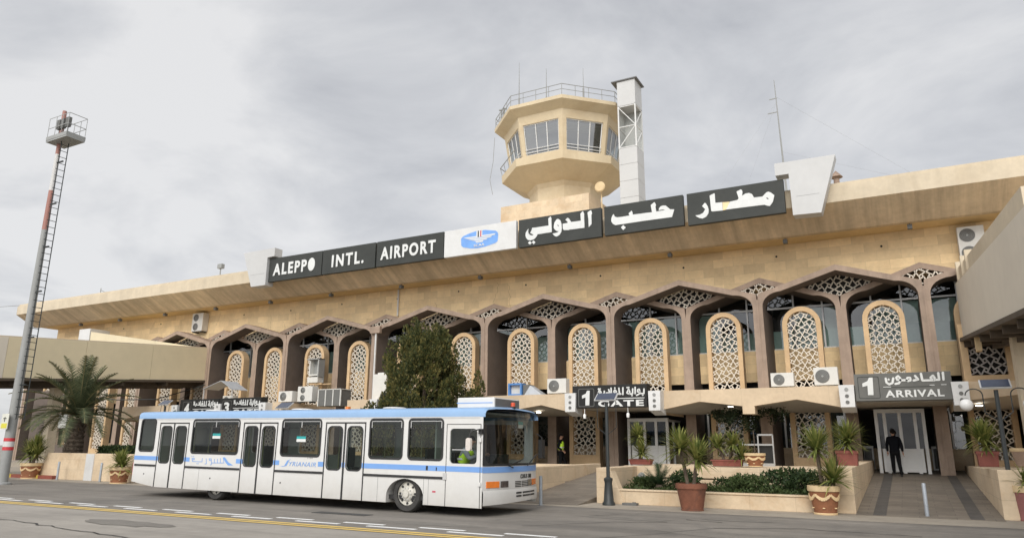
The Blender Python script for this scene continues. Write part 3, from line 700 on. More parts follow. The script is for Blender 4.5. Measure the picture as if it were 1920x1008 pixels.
LT = thing('lift_tower', 'narrow white sheet-clad lift tower beside the control tower, middle section open lattice', 'tower', (-14.15, 42.7, 12))
for za, zb, nn in ((4.0, 8.55, 4), (11.55, 13.35, 1)):
    for q in range(nn):
        z0 = za+(zb-za)*q/nn; z1 = za+(zb-za)*(q+1)/nn-.012; w = MB(); w.box(-.62, .62, -.7, .7, z0, z1); w.build('cladding', silver, LT, bevel=.01)
w = MB()
for sx in (-.58, .58):
    for sy in (-.66, .66): w.box(sx-.04, sx+.04, sy-.04, sy+.04, 8.5, 11.6)
for z in (8.6, 10.05, 11.5):
    for sy in (-.66, .66): w.bar((-.58, sy, z), (.58, sy, z), .05)
    for sx in (-.58, .58): w.bar((sx, -.66, z), (sx, .66, z), .05)
for z in (8.6, 10.05):
    w.bar((-.58, -.66, z+1.45 if z > 9 else z), (.58, -.66, z if z > 9 else z+1.45), .05); w.bar((.58, -.66, z), (.58, .66, z+1.45), .05); w.bar((-.58, .66, z), (.58, .66, z+1.45), .05)
for q in range(5): w.bar((-.3+.15*q, .66, 8.6), (-.3+.15*q, .66, 11.5), .025)
w.build('lattice_frame', whitep, LT)
w = MB(); w.box(-.6, .6, .60, .62, 8.56, 11.54); w.box(-.61, -.59, -.6, .6, 8.56, 11.54); w.build('back_panel', mat('panel_translucent', (.42, .43, .41), .6, .15, 1.2), LT)
w = MB(); w.box(-1.0, .78, -.8, .85, 13.35, 13.42); w.build('cap_plate', mat('cap_dark', (.14, .14, .14), .6), LT)

# ================================================================== ROOF SIGNS
def board(name, label, x0, x1, z0, z1, m, y=30.93, group='sign boards along the roof edge', cat='sign'):
    t = thing(name, label, cat, ((x0+x1)/2, y, (z0+z1)/2), group=group); w, h = (x1-x0)/2, (z1-z0)/2
    b = MB(); b.box(-w, w, 0, .22, -h, h); b.build('panel', m, t, bevel=.012)
    b = MB()
    for xx in (-w*.7, w*.7):
        b.box(xx-.04, xx+.04, .22, .58, -h*.1, 0); b.box(xx-.04, xx+.04, .22, .58, h*.3, h*.4)
    b.build('bracket', poleg, t)
    return t
def flats(t, L, m, name, holes=None, y=-.016, dep=.03):
    b = MB(); ox, oz = t.location.x, t.location.z
    for i, pl in enumerate(L):
        loops = [[(x-ox, z-oz) for x, z in pl]]+([[(x-ox, z-oz) for x, z in holes[i]]] if holes and i in holes else [])
        b.poly(loops, lambda x, z: (x, y, z), lambda x, z: (x, y+dep, z))
    return b.build(name, m, t, fixn=False)
t = board('roof_sign', 'dark roof sign board lettered ALEPPO, leftmost of the row', -33.75, -29.46, 11.31, 12.79, signd)
text_mesh('lettering', 'ALEPP', letter, t, 2.75, .74, (-33.37+31.605, -.02, 11.66-12.05), bold=.035, sp=1.28)
b = MB(); b.poly([[(.27*cos(a*pi/10), .40*sin(a*pi/10)) for a in range(20)]], lambda x, z: (x+1.36, -.03, z-.01), lambda x, z: (x+1.36, 0, z-.01)); b.build('letter_O', letter, t)
t = board('roof_sign', 'dark roof sign board lettered INTL.', -29.40, -25.48, 11.32, 12.79, signd)
text_mesh('lettering', 'INTL.', letter, t, 2.38, .74, (-28.66+27.44, -.02, 11.66-12.055), bold=.035, sp=1.32)
t = board('roof_sign', 'dark roof sign board lettered AIRPORT', -25.38, -20.87, 11.33, 12.79, signd)
text_mesh('lettering', 'AIRPORT', letter, t, 3.72, .74, (-25.08+23.125, -.02, 11.68-12.06), bold=.035, sp=1.26)
t = board('roof_sign', 'white roof sign board with a blue winged emblem, between AIRPORT and the Arabic boards', -20.82, -16.47, 11.33, 12.79, whitep)
LG = [(-19.76, 12.25), (-19.64, 12.36), (-19.28, 12.46), (-18.83, 12.54), (-18.29, 12.53), (-17.66, 12.40), (-17.54, 12.30), (-17.51, 12.18), (-17.54, 11.84), (-17.66, 11.75), (-18.27, 11.63), (-18.75, 11.60), (-19.17, 11.64), (-19.63, 11.76), (-19.74, 11.87)]
flats(t, [LG], blueb, 'emblem_field', y=-.010, dep=.02)
flats(t, [[(-19.62, 12.26), (-17.65, 12.26), (-17.73, 12.185), (-19.36, 12.185)], [(-19.36, 12.16), (-17.87, 12.16), (-17.95, 12.09), (-19.13, 12.09)], [(-19.12, 12.065), (-18.14, 12.065), (-18.21, 12.0), (-18.87, 12.0)], [(-18.87, 11.975), (-18.39, 11.975), (-18.43, 11.9), (-18.81, 11.9)]], letter, 'emblem_wings', y=-.02)
flats(t, [[(-18.81, 12.53), (-18.46, 12.53), (-18.46, 12.2), (-18.81, 12.2)]], letter, 'emblem_stripes', y=-.022)
flats(t, [[(-18.73, 12.53), (-18.66, 12.53), (-18.66, 12.2), (-18.73, 12.2)]], rubber, 'emblem_black_stripe', y=-.026)
flats(t, [[(-18.58, 12.53), (-18.51, 12.53), (-18.51, 12.2), (-18.58, 12.2)]], redb, 'emblem_red_stripe', y=-.026)
text_mesh('emblem_lettering', 'SCAA', letter, t, .64, .13, (-18.96+18.645, -.02, 11.69-12.06), bold=.02)
AD = [[(-12.56, 12.62), (-12.47, 12.67), (-12.37, 12.71), (-12.32, 12.52), (-12.36, 12.48), (-12.36, 12.0), (-12.51, 11.87), (-12.52, 12.29)], [(-12.93, 12.61), (-12.8, 12.73), (-12.73, 12.57), (-12.74, 12.51), (-12.73, 11.87), (-13.44, 11.88), (-13.51, 11.89), (-13.56, 11.87), (-13.82, 11.9), (-13.87, 11.97), (-13.88, 12.23), (-13.62, 12.24), (-13.61, 12.29), (-13.73, 12.42), (-13.62, 12.5), (-13.55, 12.47), (-13.42, 12.26), (-12.91, 12.25)], [(-14.36, 12.18), (-14.32, 12.36), (-14.2, 12.51), (-14.12, 12.52), (-14.0, 12.43), (-13.94, 12.23), (-13.93, 12.04), (-13.95, 11.85), (-14.04, 11.7), (-14.15, 11.64), (-14.25, 11.63), (-14.35, 11.7), (-14.43, 11.81), (-14.32, 11.81), (-14.18, 11.83), (-14.08, 11.88), (-14.21, 11.91), (-14.32, 12.01), (-14.36, 12.1)], [(-14.66, 12.62), (-14.53, 12.71), (-14.48, 12.58), (-14.49, 12.53), (-14.47, 11.89), (-15.19, 11.88), (-15.25, 11.89), (-15.3, 11.79), (-15.39, 11.69), (-15.5, 11.64), (-15.65, 11.62), (-15.79, 11.66), (-15.89, 11.77), (-15.93, 11.9), (-15.92, 12.04), (-15.83, 12.18), (-15.76, 12.24), (-15.78, 12.1), (-15.76, 12.0), (-15.67, 11.9), (-15.55, 11.86), (-15.47, 11.88), (-15.58, 11.95), (-15.67, 12.0), (-15.59, 12.13), (-15.55, 12.26), (-15.37, 12.25), (-14.64, 12.25)], [(-15.68, 11.59), (-15.58, 11.48), (-15.68, 11.4), (-15.79, 11.51)], [(-15.47, 11.59), (-15.37, 11.48), (-15.47, 11.4), (-15.58, 11.51)]]
ADH = {2: [(-14.18, 12.23), (-14.11, 12.2), (-14.07, 12.12), (-14.14, 12.16)]}
AH = [[(-9.41, 12.5), (-9.24, 12.62), (-9.2, 12.58), (-9.16, 12.46), (-9.19, 12.39), (-9.16, 12.15), (-8.94, 12.16), (-8.73, 12.16), (-8.84, 12.2), (-8.96, 12.2), (-9.04, 12.19), (-9.03, 12.28), (-8.95, 12.37), (-8.83, 12.39), (-8.71, 12.37), (-8.61, 12.27), (-8.51, 12.16), (-8.32, 12.13), (-8.44, 11.78), (-9.71, 11.79), (-11.0, 11.78), (-11.16, 11.78), (-11.28, 11.86), (-11.36, 12.0), (-11.35, 12.13), (-11.3, 12.27), (-11.23, 12.34), (-11.18, 12.21), (-11.06, 12.15), (-10.85, 12.14), (-10.45, 12.15), (-10.49, 12.26), (-10.34, 12.37), (-10.3, 12.29), (-10.29, 12.17), (-9.36, 12.15)], [(-10.77, 11.73), (-10.65, 11.59), (-10.78, 11.49), (-10.89, 11.63)]]
AM = [[(-7.06, 12.09), (-6.94, 12.22), (-6.89, 12.2), (-6.81, 12.04), (-6.78, 11.87), (-6.8, 11.71), (-6.91, 11.57), (-7.07, 11.51), (-7.2, 11.55), (-7.32, 11.63), (-7.38, 11.7), (-7.19, 11.7), (-7.03, 11.77), (-6.93, 11.92)], [(-6.7, 12.53), (-6.49, 12.6), (-6.47, 12.57), (-6.47, 12.15), (-6.17, 12.13), (-6.17, 11.75), (-6.62, 11.77), (-6.67, 11.8), (-6.68, 11.99)], [(-5.84, 12.1), (-5.52, 12.13), (-5.46, 12.2), (-5.53, 12.52), (-5.34, 12.59), (-5.29, 12.54), (-5.28, 12.44), (-5.31, 12.29), (-5.15, 12.37), (-5.01, 12.37), (-4.89, 12.3), (-4.84, 12.18), (-4.81, 12.13), (-4.47, 12.12), (-4.29, 12.28), (-4.21, 12.3), (-4.12, 12.25), (-3.98, 12.1), (-4.06, 11.82), (-4.2, 11.65), (-4.3, 11.68), (-4.42, 11.74), (-5.39, 11.76), (-6.03, 11.77)]]
AMH = {2: [(-4.33, 12.05), (-4.25, 12.03), (-4.22, 11.95), (-4.29, 11.98)]}
AMT = [(-6.16, 12.13), (-5.85, 12.1), (-6.03, 11.77), (-6.16, 11.75)]
t = board('roof_sign', 'dark roof sign board with Arabic word for international, next to the white emblem board', -16.32, -11.87, 11.32, 12.77, signd); flats(t, AD, letter, 'lettering', ADH)
t = board('roof_sign', 'dark roof sign board with short Arabic word, one dot below, middle Arabic board', -11.71, -7.91, 11.33, 12.77, signd); flats(t, AH, letter, 'lettering')
t = board('roof_sign', 'dark roof sign board with Arabic word and a broken letter showing stone, rightmost', -7.73, -3.58, 11.28, 12.77, signd); flats(t, AM, letter, 'lettering', AMH); flats(t, [AMT], stone, 'broken_letter_gap', y=-.008)
def pylon(label, pts, x0):
    t = thing('sign_pylon', label, 'sign end panel', (x0, 30.75, 12.2), group='white panels ending the roof sign')
    b = MB(); b.poly([[(x-x0, z-12.2) for x, z in pts]], lambda x, z: (x, 0, z), lambda x, z: (x, .62, z)); b.build('cladding', silver, t, bevel=.012)
    b = MB(); zz = 11.85-12.2; xs = [p[0]-x0 for p in pts]; b.box(min(xs)+.75, max(xs)-.75, -.004, .01, zz-.008, zz+.008); b.build('seam', poleg, t)
pylon('white tapered panel with a short arm at the left end of the roof sign', [(-35.92, 13.36), (-33.20, 13.40), (-33.20, 12.86), (-33.78, 12.84), (-33.78, 11.10), (-35.0, 11.10)], -34.6)
pylon('large white tapered panel with a short arm at the right end of the roof sign', [(-3.86, 13.45), (-3.86, 12.90), (-3.32, 12.90), (-3.29, 11.06), (-2.20, 11.02), (-1.46, 13.42)], -2.6)

# roof bits
w = MB(); w.tube([(0, 0, 0), (0, 0, 7.6)], [.07, .02], 6); w.box(-.35, .05, -.02, .02, 6.5, 6.54); w.box(-.5, .0, -.02, .02, 5.7, 5.74)
for p in ((-3.2, 1.5, 0), (-4.5, -.5, .3)): w.tube([(0, 0, 6.3), tuple(p)], .0032, 3)
w.tube([(0, 0, 6.6), (9.5, 1.0, -2.2)], .0032, 3); w.tube([(0, 0, 3.4), (8.8, .6, -.5)], .0032, 3)
o = w.build('antenna_mast', poleg, None, loc=(-4.25, 38, 13.4)); tag(o, 'thin leaning grey radio mast with guy wires on the roof above the right sign panel', 'antenna'); o.rotation_euler = (0, radians(-1.2), 0)
w = MB(); w.lathe([(.16, 0), (.16, .2), (.12, .24), (.12, .62), (.26, .66), (.26, .72), (.13, .76), (.12, 1.1), (.28, 1.14), (.24, 1.2), (.05, 1.42), (0.01, 1.46)], (0, 0, 0), 12)
o = w.build('roof_vent', mat('old_vent', (.28, .20, .15), .8, .3, 5), None, smooth=True, loc=(-1.67, 34, 12.4)); tag(o, 'small rusty capped vent standing on the roof edge right of the white panel', 'vent')
w = MB(); w.tube([(0, 0, 0), (0, 0, .8)], .04, 6); w.box(-.22, .2, -.12, .14, .7, 1.0); w.tube([(0, 0, .1), (.6, .1, .0)], .03, 5)
o = w.build('roof_floodlight', poleg, None, loc=(-40.2, 32.6, 12.55)); tag(o, 'tiny floodlight on a stem on the roof edge left of the ALEPPO board', 'floodlight')
w = MB(); w.tube([(0, 0, 0), (0, 0, .55)], .03, 5); w.tube([(0, 0, .4), (.8, .2, .05)], .025, 5)
o = w.build('roof_bracket', poleg, None, loc=(-52.9, 32.3, 12.5)); tag(o, 'bent wire bracket on the roof edge near the left end of the building', 'bracket')

# ================================================================== BRIDGES
def skybridge(name, label, xf, xn, yf, yn, zf, zn, H, wdt, parapet=True):
    t = thing(name, label, 'bridge', (xf, yf, 0))
    d = Vector((xn-xf, yn-yf, zn-zf)); 
    sgn = wdt/abs(wdt)
    def at(f, o, z): return (d.x*f+o, d.y*f, zf+d.z*f+z)
    n = 7
    for i in range(n):
        f0, f1 = i/n, (i+1)/n-.0006; b = MB()
        b.hexa([at(f0, 0, 0), at(f1, 0, 0), at(f1, wdt, 0), at(f0, wdt, 0)], [at(f0, 0, H), at(f1, 0, H), at(f1, wdt, H), at(f0, wdt, H)])
        b.build('wall_panel', tan if i < (3 if sgn < 0 else 0) else tan2, t)
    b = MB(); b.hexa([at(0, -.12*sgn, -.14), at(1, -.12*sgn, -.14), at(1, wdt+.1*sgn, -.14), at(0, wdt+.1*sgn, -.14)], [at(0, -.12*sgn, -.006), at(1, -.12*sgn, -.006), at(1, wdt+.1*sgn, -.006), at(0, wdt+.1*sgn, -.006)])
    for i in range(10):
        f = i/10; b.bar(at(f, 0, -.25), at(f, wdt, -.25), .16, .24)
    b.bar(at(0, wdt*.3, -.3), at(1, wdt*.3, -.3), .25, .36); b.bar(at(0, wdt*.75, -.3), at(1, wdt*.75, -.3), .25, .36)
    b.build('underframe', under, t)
    b = MB(); b.hexa([at(-.02, .03*sgn, H), at(1, .03*sgn, H), at(1, .12*sgn, H), at(-.02, .12*sgn, H)], [at(-.02, .03*sgn, H+.07), at(1, .03*sgn, H+.07), at(1, .12*sgn, H+.07), at(-.02, .12*sgn, H+.07)]); b.build('roof_edge', concr, t)
    return t, at
t, at = skybridge('boarding_bridge', 'long beige panelled boarding bridge joining the terminal at the left, behind the palm', -41.15, -41.5, 33.2, 4, 5.78, 3.77, 2.14, -3.2)
for f in (.30, .62):
    b = MB(); p = at(f, -1.6, 0); b.box(p[0]-.25, p[0]+.25, p[1]-.25, p[1]+.25, 0, p[2]-.2); b.build('support_pillar', concr, t)
for i in range(6):
    b = MB(); x0, x1 = -12.2+1.9*i, -10.31+1.9*i; z0, z1 = 9.75+.15*0-.29*i, 9.75-.29*(i+1)
    b.hexa([(x0, -.9, 7.6), (x1, -.9, 7.6), (x1, .6, 7.6), (x0, .6, 7.6)], [(x0, -.9, z0), (x1, -.9, z1), (x1, .6, z1), (x0, .6, z0)]); b.build('roof_cabin_panel', tan, t)
b = MB(); b.box(-13.6, -12.25, -.95, .6, 8.7, 10.0); b.build('white_cabinet', whitep, t)
t, at = skybridge('boarding_bridge', 'grey-beige boarding bridge with dark underside overhead at the right edge', 2.25, 3.05, 33.0, 10, 5.86, 4.02, 2.14, 3.4)
b = MB(); b.hexa([at(0, .12, 2.14), at(.6, .12, 2.14), at(.6, .3, 2.14), at(0, .3, 2.14)], [at(0, .12, 2.75), at(.6, .12, 2.75), at(.6, .3, 2.75), at(0, .3, 2.75)])
for f in (.02, .09, .15): p = at(f, .16, 2.2); b.box(p[0]-.12, p[0]+.12, p[1]-.14, p[1]+.1, p[2], p[2]+.75)
b.build('roof_parapet', concr, t)
b = MB(); b.box(.95, 2.2, -5.3, -4.6, 0, 5.3); b.build('support_pillar', concr, t)
b = MB(); b.box(.15, .32, -3.0, -2.6, 5.0, 5.6); b.build('bracket', cream, t)

# ================================================================== GATE SIGNS
GT = [[(1.57, .25), (1.56, .07), (1.41, .07)], [(1.39, .15), (1.36, .25), (1.29, .22), (1.29, .14), (1.39, .14), (1.37, .06), (1.24, 0)], [(1.19, .33), (1.18, .07)], [(1.08, .27), (1.07, .07), (.92, .06), (.82, .11), (.9, .26), (.95, .15), (.93, .07)], [(.65, .33), (.64, .05)], [(.47, .32), (.49, .12), (.55, .07), (.31, .08), (.24, .18), (.29, .25), (.36, .18), (.29, .08), (.13, .1), (.12, .33)], [(.01, .27), (.06, .14), (-.1, .13)], [(-.19, .21), (-.19, .14), (-.28, .08)], [(-.46, .15), (-.41, .27), (-.33, .16), (-.45, .14)]]
GD = [(1.51, 0), (1.04, 0), (.84, .33), (.91, .33), (.29, .33), (-.45, .31), (-.38, .31)]
ONE = [(.15, 0), (.33, 0), (.36, .62), (.24, .62), (.18, .50), (.0, .42), (.0, .29), (.165, .34)]
def gate_sign(label, x, num):
    t = thing('gate_sign', label, 'sign', (x, 29.3, 3.74), group='black gate signs over the departures canopy')
    b = MB(); b.box(-1.68, 1.68, 0, .35, -.48, .47); b.box(-1.4, 1.68, .352, .5, .2, .5); b.build('board', gateb, t, bevel=.012)
    b = MB(); R = rrect(-1.4, -.66, -.43, .34, .07); R2 = rrect(-1.375, -.685, -.405, .315, .06)
    ring(b, R, R2, lambda x, z: (x, -.008, z)); b.build('number_frame', signg, t)
    if num:
        if num == '1':
            b = MB(); b.poly([ONE], lambda x, z: (x-1.22, -.02, z-.37), lambda x, z: (x-1.22, 0, z-.37)); b.build('gate_number', letter, t, fixn=False)
        else: text_mesh('gate_number', num, letter, t, .42, .60, (-1.24, -.012, -.36), bold=.04)
        b = MB(); strokes(b, GT, .062, -.012, GD, .042); b.build('arabic_lettering', letter, t)
        text_mesh('latin_lettering', 'GATE', letter, t, 2.02, .26, (-.48, -.012, -.44), bold=.035, sp=1.2)
        b = MB(); b.box(-.5, 1.57, -.012, 0, -.125, -.095); b.build('rule', letter, t)
    return t
gate_sign('black gate sign reading 1 GATE over the white door in the middle', -11.1, '1')
gate_sign('black gate sign reading gate 3 just above the bus roof', -33.35, '3'); gate_sign('black gate sign reading gate 4 above the rear of the bus', -36.75, '4')
gate_sign('black gate sign board almost hidden behind the dark tree', -21.6, None)
t = thing('arrival_sign', 'grey sign reading 1 ARRIVAL in Arabic and English over the right entrance', 'sign', (-.05, 29.3, 3.8))
b = MB(); b.box(-1.53, 1.53, 0, .4, -.49, .48); b.build('board', signg, t, bevel=.012)
b = MB(); R = rrect(-1.42, -.72, -.4, .38, .05); R2 = rrect(-1.40, -.74, -.38, .36, .04); ring(b, R, R2, lambda x, z: (x, -.008, z)); b.build('number_frame', signd, t)
b = MB(); b.poly([ONE], lambda x, z: (x-1.27, -.02, z-.28), lambda x, z: (x-1.27, 0, z-.28)); b.build('gate_number', letter, t, fixn=False)
RT = [[(1.3, .43), (1.29, .19)], [(1.16, .42), (1.16, .19), (.96, .19), (.91, .27), (.99, .34), (1.03, .25), (1.01, .18), (.65, .18), (.63, .42)], [(.44, .35), (.52, .22), (.38, .19)], [(-.03, .21), (.16, .21), (.2, .29), (.28, .29), (.28, .2), (.21, .18), (.16, .2)], [(-.03, .23), (-.13, .23), (-.15, .31), (-.09, .36), (-.03, .28), (-.04, .19), (-.09, .11), (-.2, .09)], [(-.49, .29), (-.48, .15), (-.4, .08), (-.29, .13), (-.25, .29)]]
b = MB(); strokes(b, RT, .075, -.012, [(-.4, .25)], .045); b.build('arabic_lettering', letter, t)
text_mesh('latin_lettering', 'ARRIVAL', letter, t, 1.82, .25, (-.56, -.012, -.38), bold=.03, sp=1.15)
b = MB(); b.box(-.6, -.35, -.012, 0, -.02, 0); b.box(.85, 1.0, -.013, 0, .005, .025); b.box(1.2, 1.36, -.012, 0, .01, .03); b.build('rule', letter, t)
b = MB(); b.box(-.6, .9, -.004, .0, -.04, -.015); b.build('bare_rule', signd, t)
# spot boxes either side of the signs
sb = None
for x, lb in ((-12.85, 'white box with three round spot holes at the left of the 1 GATE sign'), (-9.08, 'white box with three round spot holes at the right of the 1 GATE sign'),
              (-1.86, 'white box with three round spot holes at the left of the ARRIVAL sign'), (1.70, 'white box with three round spot holes at the right of the ARRIVAL sign'),
              (-31.45, 'white spot box between the gate 3 sign and the canopy corner'), (-35.05, 'white spot box between the gate 4 and gate 3 signs'), (-38.8, 'white spot box left of the gate 4 sign'), (-23.7, 'white spot box left of the tree, beside the half-hidden sign')):
    if sb is None:
        sb = thing('spot_box', lb, 'light box', (x, 29.2, 3.48), group='white spot boxes flanking the gate signs')
        b = MB(); b.hexa([(-.24, -.02, -.38), (.24, -.02, -.38), (.24, .8, -.55), (-.24, .8, -.55)], [(-.26, 0, .42), (.26, 0, .42), (.26, .8, .42), (-.26, .8, .42)]); b.build('case', whitep, sb, bevel=.01)
        for i, zz in enumerate((.26, .02, -.2)):
            b = MB(); b.lathe([(.065, -.03), (.065, 0)], (0, -.001 if zz > 0 else -.012, zz), 14, 'y'); b.build('spot_hole', acd if i else poleg, sb)
    else: dup(sb, (x, 29.2, 3.48), None, lb)

# ================================================================== AC UNITS
def ac(label, x, y, z, w, h, d, fans=1, m=acw, rot=0, horiz=False):
    t = thing('air_conditioner', label, 'air conditioner', (x, y, z), rot, group='outdoor air conditioner units')
    b = MB(); b.box(-w/2, w/2, 0, d, 0, h); b.build('case', m, t, bevel=.012)
    for i in range(fans):
        r = min(w*.30, h/fans*.40); cx = -w*.14; cz = h*(i+.5)/fans
        b = MB(); b.lathe([(r, -.012), (r, 0)], (cx, 0, cz), 20, 'y'); g_ = b.build('fan_grille', acd, t)
        b = MB()
        for q in range(4): b.lathe([(r*(.35+.2*q), -.022), (r*(.35+.2*q)+.008, -.018), (r*(.35+.2*q)+.008, -.012), (r*(.35+.2*q), -.012)], (cx, 0, cz), 20, 'y', cap=False)
        b.lathe([(r*.18, -.03), (r*.18, -.01)], (cx, 0, cz), 10, 'y'); b.build('guard_rings', poleg, g_)
    for q in (-.4, .3): b = MB(); b.box(w*q, w*(q+.1), .02, d-.02, -.08, -.001); b.build('foot', black, t)
    return t
t = ac('white twin-fan air conditioner high on the wall at the left end of the arcade', -43.9, 34.1, 9.4, 1.1, 1.3, .5, 2)
t = ac('white twin-fan air conditioner high on the wall beside the right bridge', 3.12, 34.1, 9.1, .95, 1.5, .5, 2)
ac('low white air conditioner with one dark fan on the canopy, lower of two beside ARRIVAL', -4.2, 30.3, 4.0, .86, .53, .4)
ac('white air conditioner on the canopy, taller of the two beside the ARRIVAL sign', -2.6, 30.3, 4.0, .86, .68, .4)
ac('white air conditioner with one fan on the canopy left of the 1 GATE sign', -14.0, 30.3, 4.0, .95, .66, .4)
ac('low white air conditioner with one fan behind the bus roof, left of a pair', -31.2, 30.6, 4.0, 1.05, .60, .45)
ac('taller white air conditioner with two fans behind the bus roof, right of a pair', -29.9, 30.8, 4.0, 1.1, .85, .45, 2)
t = thing('condenser_box', 'big black-panelled condenser box with pale frame on the canopy behind the bus', 'condenser', (-28.0, 30.7, 3.72), group='outdoor air conditioner units')
b = MB(); b.box(-.78, .78, .02, .9, 0, .88); b.build('dark_panels', acd, t)
b = MB()
for xx in (-.8, -.27, .27, .8): b.box(xx-.03, xx+.03, 0, .06, 0, .9)
b.box(-.83, .83, 0, .92, .88, .92); b.box(-.83, -.78, .06, .92, 0, .05); b.build('frame', acw, t)
t = thing('condenser_box', 'tall plain white cabinet beside the tree on the canopy', 'cabinet', (-25.1, 31.4, 3.9)); b = MB(); b.box(-.45, .45, 0, .9, 0, 1.5); b.build('case', acw, t, bevel=.02)
b = MB(); b.box(.45, .46, .1, .8, .9, 1.4); b.box(.45, .46, .1, .8, .2, .8); b.build('louvre', acd, t); b = MB(); b.box(-.3, .3, .2, .7, 1.5, 1.6); b.build('lid', acw, t)
t = thing('window_cooler', 'grey box cooler with open front hung on the lattice arch', 'air cooler', (-31.65, 33.55, 5.3))
b = MB(); b.box(-.5, .5, 0, .06, 0, 1.45); b.box(.42, .5, -.45, 0, .35, 1.45); b.box(-.5, .5, -.45, 0, 1.39, 1.45); b.build('case', poleg, t)
b = MB(); b.box(-.38, .38, -.35, 0, .42, .5); b.box(-.38, -.3, -.35, 0, .5, 1.35); b.box(.3, .38, -.35, 0, .5, 1.35); b.build('tray_frame', acw, t)
b = MB(); b.box(-.4, .42, -.4, 0, 0, .33); b.build('lower_box', acw, t)
b = MB(); b.bar((.5, -.1, -.1), (.9, .3, -.05), .06); b.bar((-.3, -.3, -.08), (.6, -.2, -.08), .08); b.build('bracket', archm, t)
t = thing('desert_cooler', 'old blue-framed open cooler box on the canopy near the tree', 'air cooler', (-16.2, 30.35, 3.95))
b = MB(); b.box(-.36, -.28, 0, .5, 0, .58); b.box(.28, .36, 0, .5, 0, .58); b.box(-.28, .28, 0, .5, 0, .08); b.box(-.28, .28, 0, .5, .5, .58); b.build('blue_case', bluep, t)
b = MB(); b.box(-.28, .28, .2, .22, .08, .5); b.build('inner_panel', acw, t); b = MB(); b.box(.4, .75, .1, .6, 0, .5); b.build('dark_box', acd, t)
b = MB(); b.hexa([(.55, -.1, 0), (1.5, -.1, 0), (1.5, .5, 0), (.55, .5, 0)], [(.75, .1, .45), (.8, .1, .46), (.8, .5, .46), (.75, .5, .45)])
o = b.build('metal_sheet', mat('sheet_grey', (.40, .42, .44), .5), None, loc=(-16.2, 30.35, 3.94)); tag(o, 'leaning triangular grey metal sheet on the canopy beside the blue cooler', 'sheet')
t = thing('shade_awning', 'small grey pitched awning on posts over a unit, above the gate 4 sign', 'awning', (-37.0, 31.2, 3.92))
b = MB(); b.hexa([(-1.2, -.6, 1.0), (.35, -.6, 1.45), (.35, .6, 1.45), (-1.2, .6, 1.0)], [(-1.2, -.6, 1.03), (.35, -.6, 1.48), (.35, .6, 1.48), (-1.2, .6, 1.03)])
b.hexa([(.35, -.6, 1.45), (1.4, -.6, .9), (1.4, .6, .9), (.35, .6, 1.45)], [(.35, -.6, 1.48), (1.4, -.6, .93), (1.4, .6, .93), (.35, .6, 1.48)]); b.build('roof_sheet', mat('sheet_grey', (.4, .42, .44)), t)
for xx, zz in ((-1.15, 1.0), (1.35, .9)):
    b = MB(); b.box(xx-.03, xx+.03, -.55, -.49, 0, zz); b.build('post', alum, t)
ac('small white air conditioner half hidden under the grey awning', -36.6, 31.2, 3.92, .9, .6, .4)

# ================================================================== BUS
BL = 13.8; BW = 2.78
BUS = thing('airport_bus', 'long white airport apron bus with a pale blue roof band, parked before the terminal', 'bus', (-9.27, 15.70, 0), (0, .0078, -.02653))
NEAR = lambda l, z: (-l, 0, z); NEARI = lambda l, z: (-l, .05, z)
def nearoff(o): return lambda l, z: (-l, o, z)
side = MB()
ZT = 2.37; ZS = .21
spans = [(1.08, 3.77, [(1.20, 2.28, 1.31, 2.32), (2.49, 3.60, 1.31, 2.32)]), (5.21, 7.14, [(5.40, 6.94, 1.31, 2.32)]), (8.58, 11.17, [(8.78, 10.95, 1.31, 2.33)]), (12.62, 13.82, [(12.86, 13.63, 1.33, 2.35)])]
wins = []
for a, b, hs in spans:
    cuts = [a]+[(h[1]+hs[i+1][0])/2 for i, h in enumerate(hs[:-1])]+[b]
    for i, h in enumerate(hs): holeplate(side, cuts[i], cuts[i+1], .9, ZT, h, .11, NEAR, NEARI); wins.append(h)
# skirts
def skirt(a, b, z0a, z0b): side.quad(NEAR(a, z0a), NEAR(b, z0b), NEAR(b, .9), NEAR(a, .9))
skirt(5.21, 7.14, ZS, ZS); skirt(8.58, 11.17, ZS, ZS); skirt(12.62, 13.82, ZS, .34)
WC = 2.35; AR = .60; AZ = .42
skirt(1.08, WC-AR, ZS, ZS); skirt(WC+AR, 3.77, ZS, ZS)
arc = [(WC+AR*cos(pi*i/16), max(ZS, AZ-.05+(AR-.15)*sin(pi*i/16))) for i in range(17)]
side.strip([NEAR(l, z) for l, z in arc], [NEAR(l, .9) for l, z in arc]); side.strip([NEAR(l, z) for l, z in arc], [(-l, .45, z) for l, z in arc])
side.quad(NEAR(WC-AR, ZS), NEAR(WC-AR, AZ), (-(WC-AR), .45, AZ), (-(WC-AR), .45, ZS)); side.quad(NEAR(WC+AR, ZS), NEAR(WC+AR, AZ), (-(WC+AR), .45, AZ), (-(WC+AR), .45, ZS))
side.quad(NEAR(0, ZS), NEAR(.06, ZS), NEAR(.06, ZT), NEAR(0, ZT))
for d0, d1 in ((3.77, 5.21), (7.14, 8.58), (11.17, 12.62)): side.quad(NEAR(d0, 2.22), NEAR(d1, 2.22), NEAR(d1, ZT), NEAR(d0, ZT))
side.quad(NEAR(.06, 2.19), NEAR(1.08, 2.19), NEAR(1.08, ZT), NEAR(.06, ZT))
# far side
FAR = lambda l, z: (-l, BW, z); FARI = lambda l, z: (-l, BW-.05, z)
for a, b in ((.1, 2.4), (2.4, 4.7), (4.7, 7), (7, 9.3), (9.3, 11.6), (11.6, 13.82)): holeplate(side, a, b, .9, ZT, (a+.25, b-.25, 1.3, 2.25), .1, FAR, FARI)
side.quad(FAR(0, ZS), FAR(13.82, ZS), FAR(13.82, .9), FAR(0, .9))
